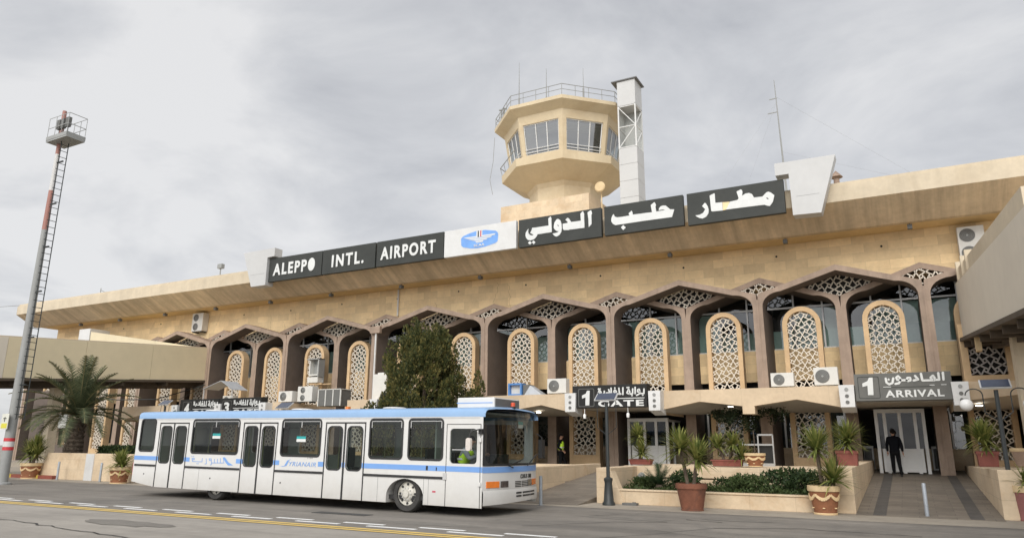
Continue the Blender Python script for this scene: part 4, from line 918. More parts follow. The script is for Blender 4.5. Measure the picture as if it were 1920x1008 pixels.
# rear
side.quad((-13.82, 0, .34), (-13.82, BW, .34), (-13.82, BW, ZT), (-13.82, 0, ZT))
side.build('body_panels', busw, BUS)
roofp = [(0, ZT), (0.0, 2.50), (.05, 2.57), (.14, 2.60), (.5, 2.63), (1.39, 2.66), (2.28, 2.63), (2.64, 2.60), (2.73, 2.57), (BW, 2.50), (BW, ZT)]
rf = MB(); ls = [-.06, .02, .3, 13.7, 13.82]; k = len(roofp)
for i, l in enumerate(ls): rf.v += [(-l, y, z-(.05 if i == 0 and 0 < j < k-1 else 0)) for j, (y, z) in enumerate(roofp)]
rf.f = [(i*k+j, i*k+j+1, (i+1)*k+j+1, (i+1)*k+j) for i in range(len(ls)-1) for j in range(k-1)]+[tuple(range((len(ls)-1)*k, len(ls)*k))]; rf.mi = [0]*len(rf.f)
rf.build('roof', busblue, BUS, smooth=True)
b = MB(); b.box(-13.8, -.1, -.006, .02, ZT-.035, ZT+.01); b.build('gutter_strip', alum, BUS)
# windows: gasket ring + pane + hopper bars
for i, h in enumerate(wins):
    o = MB(); a = rrect(h[0]-.03, h[1]+.03, h[2]-.03, h[3]+.03, .13); bb = rrect(h[0]+.02, h[1]-.02, h[2]+.02, h[3]-.02, .09)
    for y in (-.008,): ring(o, a, bb, nearoff(y))
    kk = len(a); o.add([(-l, -.008, z) for l, z in bb]+[(-l, .03, z) for l, z in bb], [(q, (q+1) % kk, kk+(q+1) % kk, kk+q) for q in range(kk)])
    wo = o.build('side_window', rubber, BUS)
    p = MB(); p.quad((-h[0], .02, h[2]), (-h[1], .02, h[2]), (-h[1], .02, h[3]), (-h[0], .02, h[3])); p.build('pane', glassb, wo)
    p = MB()
    if h[1]-h[0] > .9:
        zt = h[3]-.05; zl = h[3]-.22
        p.box(-h[1]+.05, -h[0]-.05, .0, .02, zt-.008, zt+.008); p.box(-h[1]+.04, -h[1]+.06, 0, .02, zl, zt); p.box(-h[0]-.06, -h[0]-.04, 0, .02, zl, zt)
        if h[1]-h[0] > 1.3: mm_ = -(h[0]+h[1])/2; p.box(mm_-.012, mm_+.012, 0, .02, zl, zt)
        p.build('hopper_bar', alum, wo); p = MB(); p.box(-h[1]+.02, -h[0]-.02, .0, .02, zl-.015, zl); p.build('hopper_seal', rubber, wo)
# passenger doors
for d0, d1 in ((3.77, 5.21), (7.14, 8.58), (11.17, 12.62)):
    mid = (d0+d1)/2; do = MB()
    for a in (d0, d1): do.box(-a-.017, -a+.017, -.01, .02, ZS, 2.25)
    do.box(-mid-.03, -mid+.03, -.01, .02, ZS, 2.22); do.box(-d1, -d0, -.01, .02, 2.215, 2.25); fr_ = do.build('passenger_door', rubber, BUS)
    for a, b_ in ((d0+.02, mid-.03), (mid+.03, d1-.02)):
        lf = MB(); c = (a+b_)/2; h = (c-.27, c+.27, .97, 2.13); holeplate(lf, a, b_, ZS, 2.21, h, .13, NEAR, NEARI); lo = lf.build('door_leaf', busw, fr_)
        o = MB(); ring(o, rrect(h[0]-.02, h[1]+.02, h[2]-.02, h[3]+.02, .15), rrect(h[0]+.02, h[1]-.02, h[2]+.02, h[3]-.02, .11), nearoff(-.007)); o.build('window_seal', rubber, fr_)
        p = MB(); p.quad((-h[0], .03, h[2]), (-h[1], .03, h[2]), (-h[1], .03, h[3]), (-h[0], .03, h[3])); p.build('pane', glassb, fr_)
# driver's door
dd = MB(); h = (.17, .98, 1.235, 2.085); holeplate(dd, .07, 1.07, ZS, 2.185, h, .1, NEAR, NEARI); dob = dd.build('driver_door', busw, BUS)
p = MB(); p.quad((-h[0], .03, h[2]), (-h[1], .03, h[2]), (-h[1], .03, h[3]), (-h[0], .03, h[3])); p.build('pane', glassmat('clear_glass', (.72, .76, .75), .5, .01, 1.45), dob)
p = MB(); p.box(-1.085, -1.07, -.006, .01, ZS, 2.2); p.box(-.07, -.055, -.006, .01, ZS, 2.2); p.box(-1.085, -.055, -.006, .01, 2.185, 2.2); p.build('door_gap', rubber, dob)
p = MB(); p.box(-1.15, -1.05, -.03, 0, .84, 1.0); p.build('handle', alum, dob); p = MB(); p.box(-.1, -.02, -.04, 0, 1.76, 1.86); p.box(-.1, -.02, -.04, 0, .72, .81); p.build('hinge', busw, dob)
p = MB(); p.box(-.9, -.3, -.01, 0, 1.56, 1.58); p.build('rail', alum, dob)
# stripes, seams, rub strip
for a, c in ((0.0, 3.75), (5.23, 5.43), (6.96, 7.12), (8.60, 8.80), (10.96, 11.15), (12.64, 13.82), (3.79, 3.83), (4.44, 4.46), (4.52, 4.55), (7.16, 7.20), (8.52, 8.56), (11.19, 11.23), (12.56, 12.60)):
    b = MB(); b.box(-c, -a, -.005, .001, 1.04, 1.17); b.build('blue_stripe', busstripe, BUS)
for a, c in ((1.13, 3.75), (5.24, 7.12), (8.62, 11.15), (12.66, 13.75)):
    b = MB(); b.box(-c, -a, -.022, .001, .845, .905); b.build('rub_strip', rubber, BUS)
b = MB()
for l in (1.42+.18, 3.25, 1.75, 10.45): b.box(-l-.006, -l+.006, -.003, .001, ZS, .84)
b.build('panel_seam', poleg, BUS)
b = MB(); b.box(-1.69, -1.63, -.012, .001, 1.05, 1.16); b.box(-1.38, -1.35, -.012, .001, 1.05, 1.13); b.build('flap_handle', rubber, BUS)
b = MB(); b.box(-1.47, -1.37, -.005, .001, .52, .56); b.build('fuel_label', redb, BUS)
b = MB()
for l, z in ((13.2, .6), (9.9, .57), (6.85, .55)): b.lathe([(.025, -.006), (.025, 0)], (-l, 0, z), 8, 'y')
b.build('flap_lock', rubber, BUS)
for l, z in ((9.82, 1.84), (6.17, 1.78)):
    b = MB(); b.box(-l-.18, -l+.18, .012, .018, z, z+.075); b.m = 1; b.box(-l-.18, -l+.18, .012, .018, z-.08, z); b.build('flag_sticker', [teal, letter], BUS)
BT = [[(10.82, 1.1), (10.73, 1.11), (10.73, 1.15), (10.85, 1.14), (10.81, 1.05), (10.35, 1.05), (10.35, 1.15)], [(10.17, 1.15), (10.13, 1.0), (10.2, .99)], [(9.92, 1.1), (10.01, 1.1), (10.03, 1.15), (9.93, 1.15), (9.89, .98), (9.95, .97)], [(9.89, 1.03), (9.33, 1.04), (9.38, 1.19)], [(9.78, 1.14), (9.76, 1.03)], [(9.64, 1.15), (9.62, 1.03)], [(9.51, 1.17), (9.49, 1.05)]]
b = MB(); strokes(b, [[(-l, z) for l, z in st] for st in BT], .018, -.004, [(-10.86, 1.2), (-10.78, 1.2), (-10.58, .99), (-10.52, .99)], .018, .006)
b.poly([[(-l, z) for l, z in [(9.41, 1.2), (9.31, 1.21), (9.12, 1.06), (8.9, .98), (9.13, .97), (9.25, 1.05)]]], lambda x, z: (x, -.006, z)); b.build('arabic_lettering', busstripe, BUS, fixn=False)
text_mesh('latin_lettering', 'YRIANAIR', busstripe, BUS, 1.04, .12, (-6.55, -.004, 1.027), bold=-.004, depth=.004, shear=.25, sp=1.1)
b = MB(); b.poly([[(-l, z) for l, z in [(6.92, 1.01), (6.74, 1.02), (6.64, 1.17), (6.49, 1.22), (6.56, 1.18), (6.65, 1.03), (6.77, 1.0)]]], lambda x, z: (x, -.006, z)); b.build('swoosh_letter', busstripe, BUS, fixn=False)
text_mesh('fleet_number', '1194', poleg, BUS, .2, .05, (-5.85, -.004, 1.235), bold=0, depth=.002)
# front end
def fx(w, z): 
    t_ = abs((w-BW/2)/(BW/2)); f = .20*(1-t_**2.6)
    return f-(.06*max(0, z-1.2)**1.5 if z > 1.2 else 0)
fp = MB(); nw = 20
zsr = [.27, .30, .55, .62, .66, 1.0, 1.21]
for za, zb in zip(zsr, zsr[1:]):
    pr_ = .035 if zb <= .63 else 0.0
    fp.strip([(fx(BW*i/nw, za)+pr_*(1 if za < .6 else .3), BW*i/nw, za+(.06*(i/nw) if za < .29 else 0)) for i in range(nw+1)], [(fx(BW*i/nw, zb)+pr_*(1 if zb < .6 else .3), BW*i/nw, zb) for i in range(nw+1)])
fp.build('front_panel', busw, BUS, smooth=True)
b = MB(); b.strip([(fx(BW*i/nw, 1.04)+.006, BW*i/nw, 1.03) for i in range(nw+1)], [(fx(BW*i/nw, 1.17)+.006, BW*i/nw, 1.17) for i in range(nw+1)]); b.build('front_stripe', busstripe, BUS, smooth=True)
# windscreen outline matched to front opening
n_ = 8; wi = rrect(.07, BW-.07, 1.24, 2.50, .20, n_); wi = [(w, z+(.10*(1-((w-BW/2)/(BW/2))**2) if z > 2.2 else 0)) for w, z in wi]
wo = orect(0, BW, 1.19, 2.50, rrect(.07, BW-.07, 1.24, 2.50, .20, n_), n_); wo = [(w, z+(.12*(1-((w-BW/2)/(BW/2))**2) if z > 2.2 else 0)) for w, z in wo]
def ringfront(mb, O, I, o1, o2, n=1):
    kk = len(O); mb.add([(fx(w, z)+o1, w, z) for w, z in O]+[(fx(w, z)+o2, w, z) for w, z in I], [(q, (q+1) % kk, kk+(q+1) % kk, kk+q) for q in range(kk)])
def sub(P, m_=5):
    out_ = []
    for p, q in zip(P, P[1:]+P[:1]):
        c = 1 if math.dist(p, q) < .3 else m_
        out_ += [(p[0]+(q[0]-p[0])*i/c, p[1]+(q[1]-p[1])*i/c) for i in range(c)]
    return out_
# subdivide both consistently
def sub2(P, Q, m_=6):
    A_, B_ = [], []
    for i in range(len(P)):
        p, q, r, s_ = P[i], P[(i+1) % len(P)], Q[i], Q[(i+1) % len(P)]
        c = m_ if max(math.dist(p, q), math.dist(r, s_)) > .4 else 1
        for j in range(c): A_.append((p[0]+(q[0]-p[0])*j/c, p[1]+(q[1]-p[1])*j/c)); B_.append((r[0]+(s_[0]-r[0])*j/c, r[1]+(s_[1]-r[1])*j/c))
    return A_, B_
wo, wi = sub2(wo, wi)
b = MB(); ringfront(b, wo, wi, .012, .012); sur = b.build('windscreen_surround', rubber, BUS)
b = MB(); c0 = (BW/2, 1.9); prev = wi
for s_ in (.75, .5, .25, .02):
    nx = [(c0[0]+(w-c0[0])*s_, c0[1]+(z-c0[1])*s_) for w, z in wi]; ringfront(b, prev, nx, 0, 0); prev = nx
b.build('windscreen', glassmat('screen_glass', (.60, .65, .64), .7, .01, 1.5), BUS, smooth=True)
b = MB(); w0, z0 = 1.55, 2.22; b.quad((fx(w0, z0)-.01, w0, z0), (fx(w0+.27, z0)-.01, w0+.27, z0), (fx(w0+.27, z0+.08)-.01, w0+.27, z0+.08), (fx(w0, z0+.08)-.01, w0, z0+.08))
b.m = 1; b.quad((fx(w0, z0)-.01, w0, z0-.09), (fx(w0+.27, z0)-.01, w0+.27, z0-.09), (fx(w0+.27, z0+.08)-.01, w0+.27, z0), (fx(w0, z0+.08)-.01, w0, z0)); b.build('screen_sticker', [teal, letter], BUS)
for w0 in (.12, 2.24):
    b = MB(); s_ = 1 if w0 < 1 else -1; wa = w0 if s_ > 0 else w0+.3
    bx_ = lambda a, c, z1, z2, o: [(fx(a, z1)+o, a, z1), (fx(c, z1)+o, c, z1), (fx(c, z2)+o, c, z2), (fx(a, z2)+o, a, z2)]
    A_ = (.12, .55, .62, .93) if s_ > 0 else (2.66, 2.3, 2.24, 1.98)
    b.hexa(bx_(A_[0], A_[1], .675, .825, -.03), bx_(A_[0], A_[1], .675, .825, .02)); ind = b.build('indicator', amber, BUS)
    b = MB(); b.hexa(bx_(A_[2], A_[3], .675, .825, -.03), bx_(A_[2], A_[3], .675, .825, .016)); b.build('headlight', lens, BUS)
text_mesh('model_lettering', 'COBUS 300', rubber, BUS, .66, .11, (fx(1.54, .9)+.012, 1.54, .86), (pi/2, 0, radians(94)), bold=.03, depth=.003)
b = MB()
for z in (.66, .70, .74, .78):
    for wa, wb in ((1.28, 1.58), (1.62, 2.05), (2.09, 2.42)): b.hexa(bx_(wa, wb, z, z+.022, -.01), bx_(wa, wb, z, z+.022, .008))
for z in (.42, .50):
    for wa, wb in ((1.28, 1.55), (1.62, 2.05), (2.09, 2.4)): b.hexa(bx_(wa, wb, z, z+.04, .0), bx_(wa, wb, z, z+.04, .045))
b.build('front_grille', rubber, BUS)
b = MB(); b.tube([(.22, 1.9, 1.18), (.24, 2.3, 1.42), (.2, 2.5, 1.46)], .016, 5); b.tube([(.24, 1.1, 1.14), (.27, .8, 1.2), (.22, 1.5, 1.3)], .016, 5); b.build('wiper', rubber, BUS)
# mirror
b = MB(); b.tube([(-.02, -.02, 2.03), (-.05, -.12, 2.06), (-.22, -.22, 2.02), (-.25, -.24, 1.8)], .02, 6); b.box(-.1, -.0, -.06, .02, 1.95, 2.08); mir = b.build('mirror_arm', rubber, BUS)
b = MB(); b.poly([rrect(-.33, -.19, 1.55, 1.86, .06)], lambda x, z: (x, -.27, z), lambda x, z: (x+.01, -.21, z)); b.build('mirror', mat('mirror_back', (.62, .57, .52), .4), mir)
b = MB(); b.tube([(.02, BW, 2.0), (.12, BW+.12, 1.9), (.12, BW+.1, 1.5)], .02, 5); b.box(.06, .18, BW+.02, BW+.2, 1.35, 1.85); b.build('far_mirror', rubber, BUS)
# roof equipment
b = MB(); b.box(-1.30, -.15, .75, 2.1, 2.62, 2.90); ru = b.build('roof_unit', busw, BUS, bevel=.03); b = MB(); b.box(-1.31, -.2, .742, .75, 2.75, 2.77); b.build('roof_unit_stripe', busstripe, ru)
b = MB(); b.box(-.152, -.143, .8, 2.05, 2.66, 2.87); b.build('roof_unit_grille', acd, ru)
b = MB(); b.lathe([(.075, 0), (.07, .05)], (0, 0, 0), 12); b.m = 1; b.lathe([(.06, .05), (.058, .13), (.045, .15)], (0, 0, 0), 12); b.build('beacon', [rubber, mat('beacon_red', (.62, .09, .04), .3)], BUS, loc=(-.02, 1.5, 2.64))
for l in (11.2, 7.2, 3.6):
    b = MB(); b.lathe([(.34, 0), (.33, .025), (.25, .04)], (0, 0, 0), 16); b.build('roof_hatch', busw, BUS, smooth=True, loc=(-l, 1.0, 2.65))
b = MB(); b.box(-5.0, -4.9, .5, .6, 2.63, 2.7); b.box(-.0, .0, 0, 0, 0, 0); b.build('marker_lamp', amber, BUS)
# underside and interior
b = MB(); b.box(-13.5, -.25, .12, BW-.1, .30, .40); b.box(-12.9, -10.6, .3, BW-.3, .18, .3); b.build('chassis', rubber, BUS)
b = MB(); b.box(-13.7, -.1, .5, BW-.06, .44, .50); b.m = 1; b.box(-13.7, -.15, .07, BW-.07, 2.45, 2.5); b.m = 0
b.box(-1.62, -1.58, .25, BW-.2, .5, 2.3); b.build('floor_and_lining', [interior, ceilm], BUS)
for i, l in enumerate((2.6, 4.3, 5.6, 6.9, 8.8, 10.0, 11.4, 12.8)):
    b = MB(); b.tube([(-l, 1.0+.5*(i % 2), .5), (-l, 1.0+.5*(i % 2), 2.46)], .02, 6); b.build('grab_pole', mat('pole_yellow', (.45, .42, .25), .4), BUS)
for i, l in enumerate((2.9, 6.2, 9.6, 13.1)):
    b = MB(); b.box(-l-.25, -l+.25, 1.95, 2.6, .5, .95); b.box(-l-.28, -l-.2, 1.95, 2.6, .95, 1.55); b.build('seat', seatm, BUS)
b = MB(); b.box(-.45, .0, .3, 2.4, .95, 1.22); b.tube([(-.5, .75+.2*cos(a*pi/8), 1.3+.2*sin(a*pi/8)) for a in range(17)], .018, 5); b.box(-1.15, -1.05, .35, .85, .5, 1.5); b.box(-.7, -.3, 1.2, 1.8, .5, 1.45); b.build('dashboard', rubber, BUS)
# wheels
def wheel(l, y, name='wheel'):
    zc = .46-.0078*l; r = .46
    b = MB(); b.lathe([(.30, .0), (.42, .0), (r, .05), (r, .24), (.42, .29), (.3, .29)], (0, 0, 0), 32, 'y', cap=False); o = b.build(name, tyre, BUS, smooth=True, loc=(-l, y, zc))
    b = MB(); b.lathe([(.30, .04), (.285, .02), (.27, .06), (.2, .06), (.17, .02), (.10, .0), (.09, -.04), (.02, -.045), (.001, -.045)], (0, 0, 0), 24, 'y', cap=False); ri = b.build('rim', hubm, o, smooth=True)
    b = MB()
    for q in range(8): a = q*pi/4; b.lathe([(.032, .055), (.032, .07)], (.235*cos(a), -.012, .235*sin(a)), 8, 'y')
    b.build('rim_hole', rubber, ri); b = MB()
    for q in range(10): a = q*pi/5; b.lathe([(.016, -.02), (.016, .04)], (.145*cos(a), 0, .145*sin(a)), 6, 'y')
    b.build('wheel_nut', alum, ri)
wheel(2.35, .09); wheel(9.75, .12); wheel(2.35, BW-.38); wheel(9.75, BW-.4)
b = MB(); b.box(-13.90, -13.80, .04, .14, .55, .95); b.build('tail_light', redb, BUS)

# ================================================================== PEOPLE
def skinmesh(V, Ed, R, sub_=2):
    me = bpy.data.meshes.new('t'); me.from_pydata(V, Ed, []); o = bpy.data.objects.new('t', me); COL.objects.link(o)
    md = o.modifiers.new('s', 'SKIN'); md.use_smooth_shade = True
    for i, r in enumerate(R):
        sv = me.skin_vertices[0].data[i]; sv.radius = r if isinstance(r, (tuple, list)) else (r, r)
    me.skin_vertices[0].data[0].use_root = True
    s2 = o.modifiers.new('u', 'SUBSURF'); s2.levels = s2.render_levels = sub_
    dg = bpy.context.evaluated_depsgraph_get(); m2 = bpy.data.meshes.new_from_object(o.evaluated_get(dg)); bpy.data.objects.remove(o)
    return m2
def chain(V, Ed, R, pts, start=None):
    last = start
    for p, r in pts:
        V.append(p); R.append(r); i = len(V)-1
        if last is not None: Ed.append((last, i))
        last = i
    return last
def person(label, loc, rotz, J, top, bottom, vest=None, group=None, coat=0):
    """J: joint positions in metres, person facing +Y"""
    t = thing('person', label, 'person', loc, rotz)
    V, Ed, R = [], [], []
    V.append(J['pelvis']); R.append((.135, .10))
    sp = chain(V, Ed, R, [(J['waist'], (.125, .09)), (J['chest'], (.155, .105)), (J['neckb'], (.07, .065)), (J['neck'], .052), (J['jaw'], (.065, .078)), (J['head'], (.078, .098)), (J['crown'], (.062, .078))], 0)
    ci = 2
    for s in 'LR':
        chain(V, Ed, R, [(J['sh'+s], .058), (J['el'+s], .042), (J['wr'+s], .029)], ci)
        chain(V, Ed, R, [(J['hip'+s], .088), (J['kn'+s], .056), (J['an'+s], .038)], 0)
    me = skinmesh(V, Ed, R)
    bm = bmesh.new(); bm.from_mesh(me)
    # hands: palm and five curled fingers rooted in the wrist, nose and ears
    for s, sg in (('L', -1), ('R', 1)):
        w = Vector(J['wr'+s]); d = (w-Vector(J['el'+s])).normalized(); a = Vector((0, 1, 0)); a = (a-d*a.dot(d)).normalized(); n = d.cross(a)
        hv, he, hr = [], [], []
        r0_ = chain(hv, he, hr, [(tuple(w-d*.02), .026), (tuple(w+d*.05), (.040, .017)), (tuple(w+d*.09), (.042, .015))])
        for f in range(4):
            o = a*(-.030+.020*f); L_ = (.058, .072, .078, .068)[f]; b0 = w+d*.10+o
            chain(hv, he, hr, [(tuple(b0), .0095), (tuple(b0+d*L_*.5+n*sg*.006), .009), (tuple(b0+d*L_*.9+n*sg*.025), .0075)], r0_)
        b0 = w+d*.04+a*.042; chain(hv, he, hr, [(tuple(b0), .012), (tuple(b0+d*.035+a*.018), .010), (tuple(b0+d*.07+a*.014), .009)], 1)
        hm = skinmesh(hv, he, hr, 1); bm.from_mesh(hm)
    me.clear_geometry(); 
    H = Vector(J['head']); fwd = Vector(J.get('face', (0, 1, 0))).normalized(); rt = fwd.cross(Vector((0, 0, 1)))
    def blob(c, r, sc):
        res = bmesh.ops.create_icosphere(bm, subdivisions=2, radius=1)
        for v in res['verts']: v.co = c+rt*v.co.x*r*sc[0]+fwd*v.co.y*r*sc[1]+Vector((0, 0, 1))*v.co.z*r*sc[2]
    blob(H+fwd*.10-Vector((0, 0, .02)), .02, (.8, 1, 1.3))
    for q in (-1, 1): blob(H+rt*q*.08-Vector((0, 0, .015)), .03, (.35, .8, 1.1))
    bm.to_mesh(me); bm.free(); me.materials.clear(); me.materials.append(skin)
    for p in me.polygons: p.use_smooth = True
    bo = bpy.data.objects.new('body', me); COL.objects.link(bo); bo.parent = t
    eb = MB()
    for q in (-1, 1): c = H+fwd*.088+rt*q*.032+Vector((0, 0, .015)); eb.lathe([(.012, -.004), (.012, .008)], tuple(c), 8, 'y')
    c = H+fwd*.092-Vector((0, 0, .062)); eb.box(c.x-.022, c.x+.022, c.y-.004, c.y+.006, c.z-.005, c.z+.005); eb.build('face_features', hair, bo)
    # hair cap
    b = MB(); n = 14
    for i in range(6):
        ph = pi/2*i/5*1.02
        for j in range(n):
            a = 2*pi*j/n; ph = pi/2*i/5*(1.02+.55*max(0, -sin(a))); p = Vector(J['head'])+Vector((0, 0, .02)); rr_ = .108*sin(ph); back = -fwd*.012
            p = p+rt*cos(a)*rr_*.84+fwd*sin(a)*rr_*1.06+Vector((0, 0, .118*cos(ph)))+back
            b.v.append(tuple(p))
    b.f = [(i*n+j, i*n+(j+1) % n, (i+1)*n+(j+1) % n, (i+1)*n+j) for i in range(5) for j in range(n)]; b.mi = [0]*len(b.f); b.build('hair', hair, bo, smooth=True)
    def cloth(name, m, chains, root, rr_):
        V, Ed, R = [root], [], [rr_]; 
        for st, ch in chains: chain(V, Ed, R, ch, st)
        me = skinmesh(V, Ed, R); me.materials.clear(); me.materials.append(m); o = bpy.data.objects.new(name, me); COL.objects.link(o); o.parent = t; return o
    pel = J['pelvis']
    if coat: hem = tuple(Vector(pel)+Vector((0, 0, -coat)))
    else: hem = tuple(Vector(pel)+Vector((0, 0, .02)))
    mid = lambda a, b, f: tuple(Vector(J[a]).lerp(Vector(J[b]), f))
    tch = [(0, [(J['waist'], (.168, .125) if coat else (.150, .112)), (J['chest'], (.205, .14) if coat else (.182, .128)), (J['neckb'], (.10, .085)), (J['neck'], (.062, .06))])]
    V = [hem]; 
    arms = [(2, [(J['sh'+s], .078), (J['el'+s], .060), (mid('el'+s, 'wr'+s, .92), .045)]) for s in 'LR']
    cloth('jacket' if coat else 'shirt', top, tch+arms, hem, (.22, .155) if coat else (.155, .118))
    legs = [(0, [(J['hip'+s], .108), (J['kn'+s], .078), (mid('kn'+s, 'an'+s, 1.04), .060)]) for s in 'LR']
    cloth('trousers', bottom, legs, J['pelvis'], (.155, .118))
    for s in 'LR':
        a = Vector(J['an'+s]); b = MB()
        f_ = Vector(J.get('toe'+s, (0, 1, 0))).normalized(); cloth('shoe', shoe, [(0, [(tuple(a+f_*.08-Vector((0, 0, .035))), (.042, .036)), (tuple(a+f_*.17-Vector((0, 0, .05))), (.038, .026))])], tuple(a-f_*.05-Vector((0, 0, .03))), .042)
    if vest:
        cloth('hi_vis_vest', vest, [(0, [(J['waist'], (.185, .15)), (mid('waist', 'chest', .55), (.215, .165)), (mid('chest', 'neckb', .25), (.225, .165)), (mid('chest', 'neckb', .8), (.14, .11))])], tuple(Vector(pel)+Vector((0, 0, .05))), (.185, .15))
        b = MB(); c = Vector(J['waist'])+Vector((0, 0, .05)); b.lathe([(1, -.025), (1, .025)], (0, 0, 0), 20); b.v = [(c.x+x*.20, c.y+y*.162, c.z+z) for x, y, z in b.v]; b.build('reflective_band', alum, t, smooth=True)
    return t
J = dict(pelvis=(0, 0, .95), waist=(0, .01, 1.10), chest=(0, .02, 1.34), neckb=(0, .0, 1.47), neck=(0, .01, 1.53), jaw=(0, .03, 1.60), head=(0, .03, 1.66), crown=(0, .02, 1.72),
         shL=(-.19, .01, 1.42), shR=(.19, .01, 1.42), elL=(-.245, .03, 1.14), elR=(.25, -.08, 1.15), wrL=(-.235, .14, .91), wrR=(.27, -.06, .90),
         hipL=(-.09, 0, .90), hipR=(.09, 0, .90), knL=(-.09, .10, .50), knR=(.11, .0, .49), anL=(-.09, .16, .14), anR=(.14, -.22, .08))
person('man in a dark suit seen from behind, walking up the ramp to the right entrance', (-.58, 32.2, .615), radians(4), J, suit, trous, coat=.16)
J2 = dict(J); J2.update(shL=(-.18, .02, 1.42), shR=(.18, .0, 1.42), elL=(-.24, -.10, 1.16), elR=(.24, -.08, 1.16), wrL=(-.2, .08, 1.0), wrR=(.2, .12, 1.0), knL=(-.09, .18, .52), anL=(-.09, .28, .09), knR=(.09, .02, .5), anR=(.09, -.25, .12))
person('man in a yellow-green hi-vis vest walking on the walkway behind the ramp wall', (-14.6, 32.0, .45), radians(-75), J2, suit, trous, vest=hivis)
J3 = dict(pelvis=(0, 0, .45), waist=(0, .05, .60), chest=(0, .16, .80), neckb=(0, .20, .92), neck=(0, .23, .97), jaw=(0, .27, 1.03), head=(0, .28, 1.09), crown=(0, .28, 1.15),
          shL=(-.18, .18, .87), shR=(.18, .18, .87), elL=(-.24, .38, .66), elR=(.24, .38, .66), wrL=(-.16, .6, .74), wrR=(.16, .6, .74), hipL=(-.1, .05, .43), hipR=(.1, .05, .43), knL=(-.12, .45, .46), knR=(.12, .45, .46), anL=(-.12, .5, .1), anR=(.12, .5, .1))
person('bus driver in a yellow-green hi-vis vest seated inside the front side window', (-10.12, 16.14, .70), radians(-91.5), J3, greyc, trous, vest=hivis)

# ================================================================== LIGHT MAST
LM = thing('light_mast', 'tall leaning-looking grey floodlight mast with red and white bands and ladder at the left', 'light mast', (-32.95, 17.2, 0))
segs = [(0, 10.85, .205, .125, poleg, 'pole_shaft'), (10.85, 12.7, .125, .11, poler, 'pole_band'), (12.7, 14.45, .11, .098, polew, 'pole_band'), (14.45, 16.6, .098, .09, poler, 'pole_band')]
for z0, z1, r0_, r1_, m, nm in segs:
    b = MB(); b.lathe([(r0_, z0), (r1_, z1)], (0, 0, 0), 16); b.build(nm, m, LM, smooth=True)
for z in (1.36, 1.72):
    b = MB(); b.lathe([(.203, z), (.202, z+.13)], (0, 0, 0), 16); b.build('tape_band', redtape, LM, smooth=True)
b = MB(); b.lathe([(.203, 1.50), (.202, 1.71)], (0, 0, 0), 16); b.build('tape_band', polew, LM, smooth=True)
b = MB(); b.lathe([(.34, 0), (.34, .06), (.22, .1)], (0, 0, 0), 16); b.build('base_plate', poleg, LM)
b = MB(); lx = .52
for yy in (-.16, .16): b.tube([(lx, yy, 2.6), (lx-.06, yy, 15.3)], .022, 5)
for i in range(42): z = 2.8+.3*i; b.tube([(lx-.005*i/4, -.16, z), (lx-.005*i/4, .16, z)], .014, 4); b.tube([(lx-.005*i/4, -.24, z), (lx-.005*i/4, -.16, z)], .014, 4)
for z in (4, 6, 8, 10, 12, 14): b.box(.08, lx, -.03, .03, z, z+.06)
b.build('ladder', black, LM)
b = MB(); b.box(-.55, 2.0, -.7, .7, 14.95, 15.03); b.box(-.55, 2.0, -.72, -.69, 15.03, 15.2); b.box(1.97, 2.0, -.7, .7, 15.03, 15.2); b.box(-.55, 2, .69, .72, 15.03, 15.2); b.build('platform', poleg, LM).scale = (.62, .6, 1)
b = MB()
for x_ in (-.5, .4, 1.2, 1.95):
    for yy in (-.68, .68): b.tube([(x_, yy, 15.03), (x_, yy, 16.1)], .02, 5)
for z in (15.6, 16.1):
    for yy in (-.68, .68): b.tube([(-.5, yy, z), (1.95, yy, z)], .018, 5)
    b.tube([(1.95, -.68, z), (1.95, .68, z)], .018, 5)
b.build('guard_rail', poleg, LM).scale = (.62, .6, 1)
for x_ in (.5, 1.0, 1.6):
    b = MB(); b.box(x_-.18, x_+.18, -.6, -.35, 15.5, 15.95); b.tube([(x_, -.45, 15.5), (x_, -.45, 15.03)], .03, 5); b.build('floodlight', acd, LM).scale = (.62, .6, 1)
b = MB(); b.box(-.26, .24, -.30, -.28, 2.2, 2.83); sg_ = b.build('notice', mat('notice_white', (.62, .62, .55), .5), LM); b = MB(); b.box(-.22, .2, -.306, -.30, 2.24, 2.44); b.build('notice_yellow', mat('notice_yel', (.6, .55, .06), .5), sg_)
b = MB(); b.box(-.14, .1, -.306, -.30, 2.62, 2.65); b.box(-.05, .0, -.306, -.30, 2.5, 2.7); b.build('notice_symbol', rubber, sg_)

# ================================================================== VEGETATION
def leafstrip(mb, base, d, up, L_, w, droop, n=4, tip=.1):
    pts = []; p = Vector(base); d = Vector(d).normalized(); sidev = d.cross(Vector((0, 0, 1)))
    if sidev.length < .05: sidev = Vector((1, 0, 0))
    sidev.normalize(); A_, B_ = [], []
    for i in range(n+1):
        f = i/n; ww = w*(.75+.5*f if f < .4 else (1-f)*1.55+.02)/2
        A_.append(p+sidev*ww); B_.append(p-sidev*ww); p = p+d*(L_/n); d = (d+Vector((0, 0, -droop/n))).normalized()
    mb.strip(A_, B_)
def rosette(mb, c, n, L_, w=.045, lo=-25, hi=85, droop=.5, r=rnd):
    for i in range(n):
        el = radians(lo+(hi-lo)*r.random()**.8); az = r.uniform(0, 2*pi); l = L_*r.uniform(.7, 1.1)*(.75+.25*cos(el))
        leafstrip(mb, Vector(c)+Vector((0, 0, r.uniform(-.08, .06))), (cos(el)*cos(az), cos(el)*sin(az), sin(el)), None, l, w*r.uniform(.8, 1.2), droop*r.uniform(.4, 1.3))
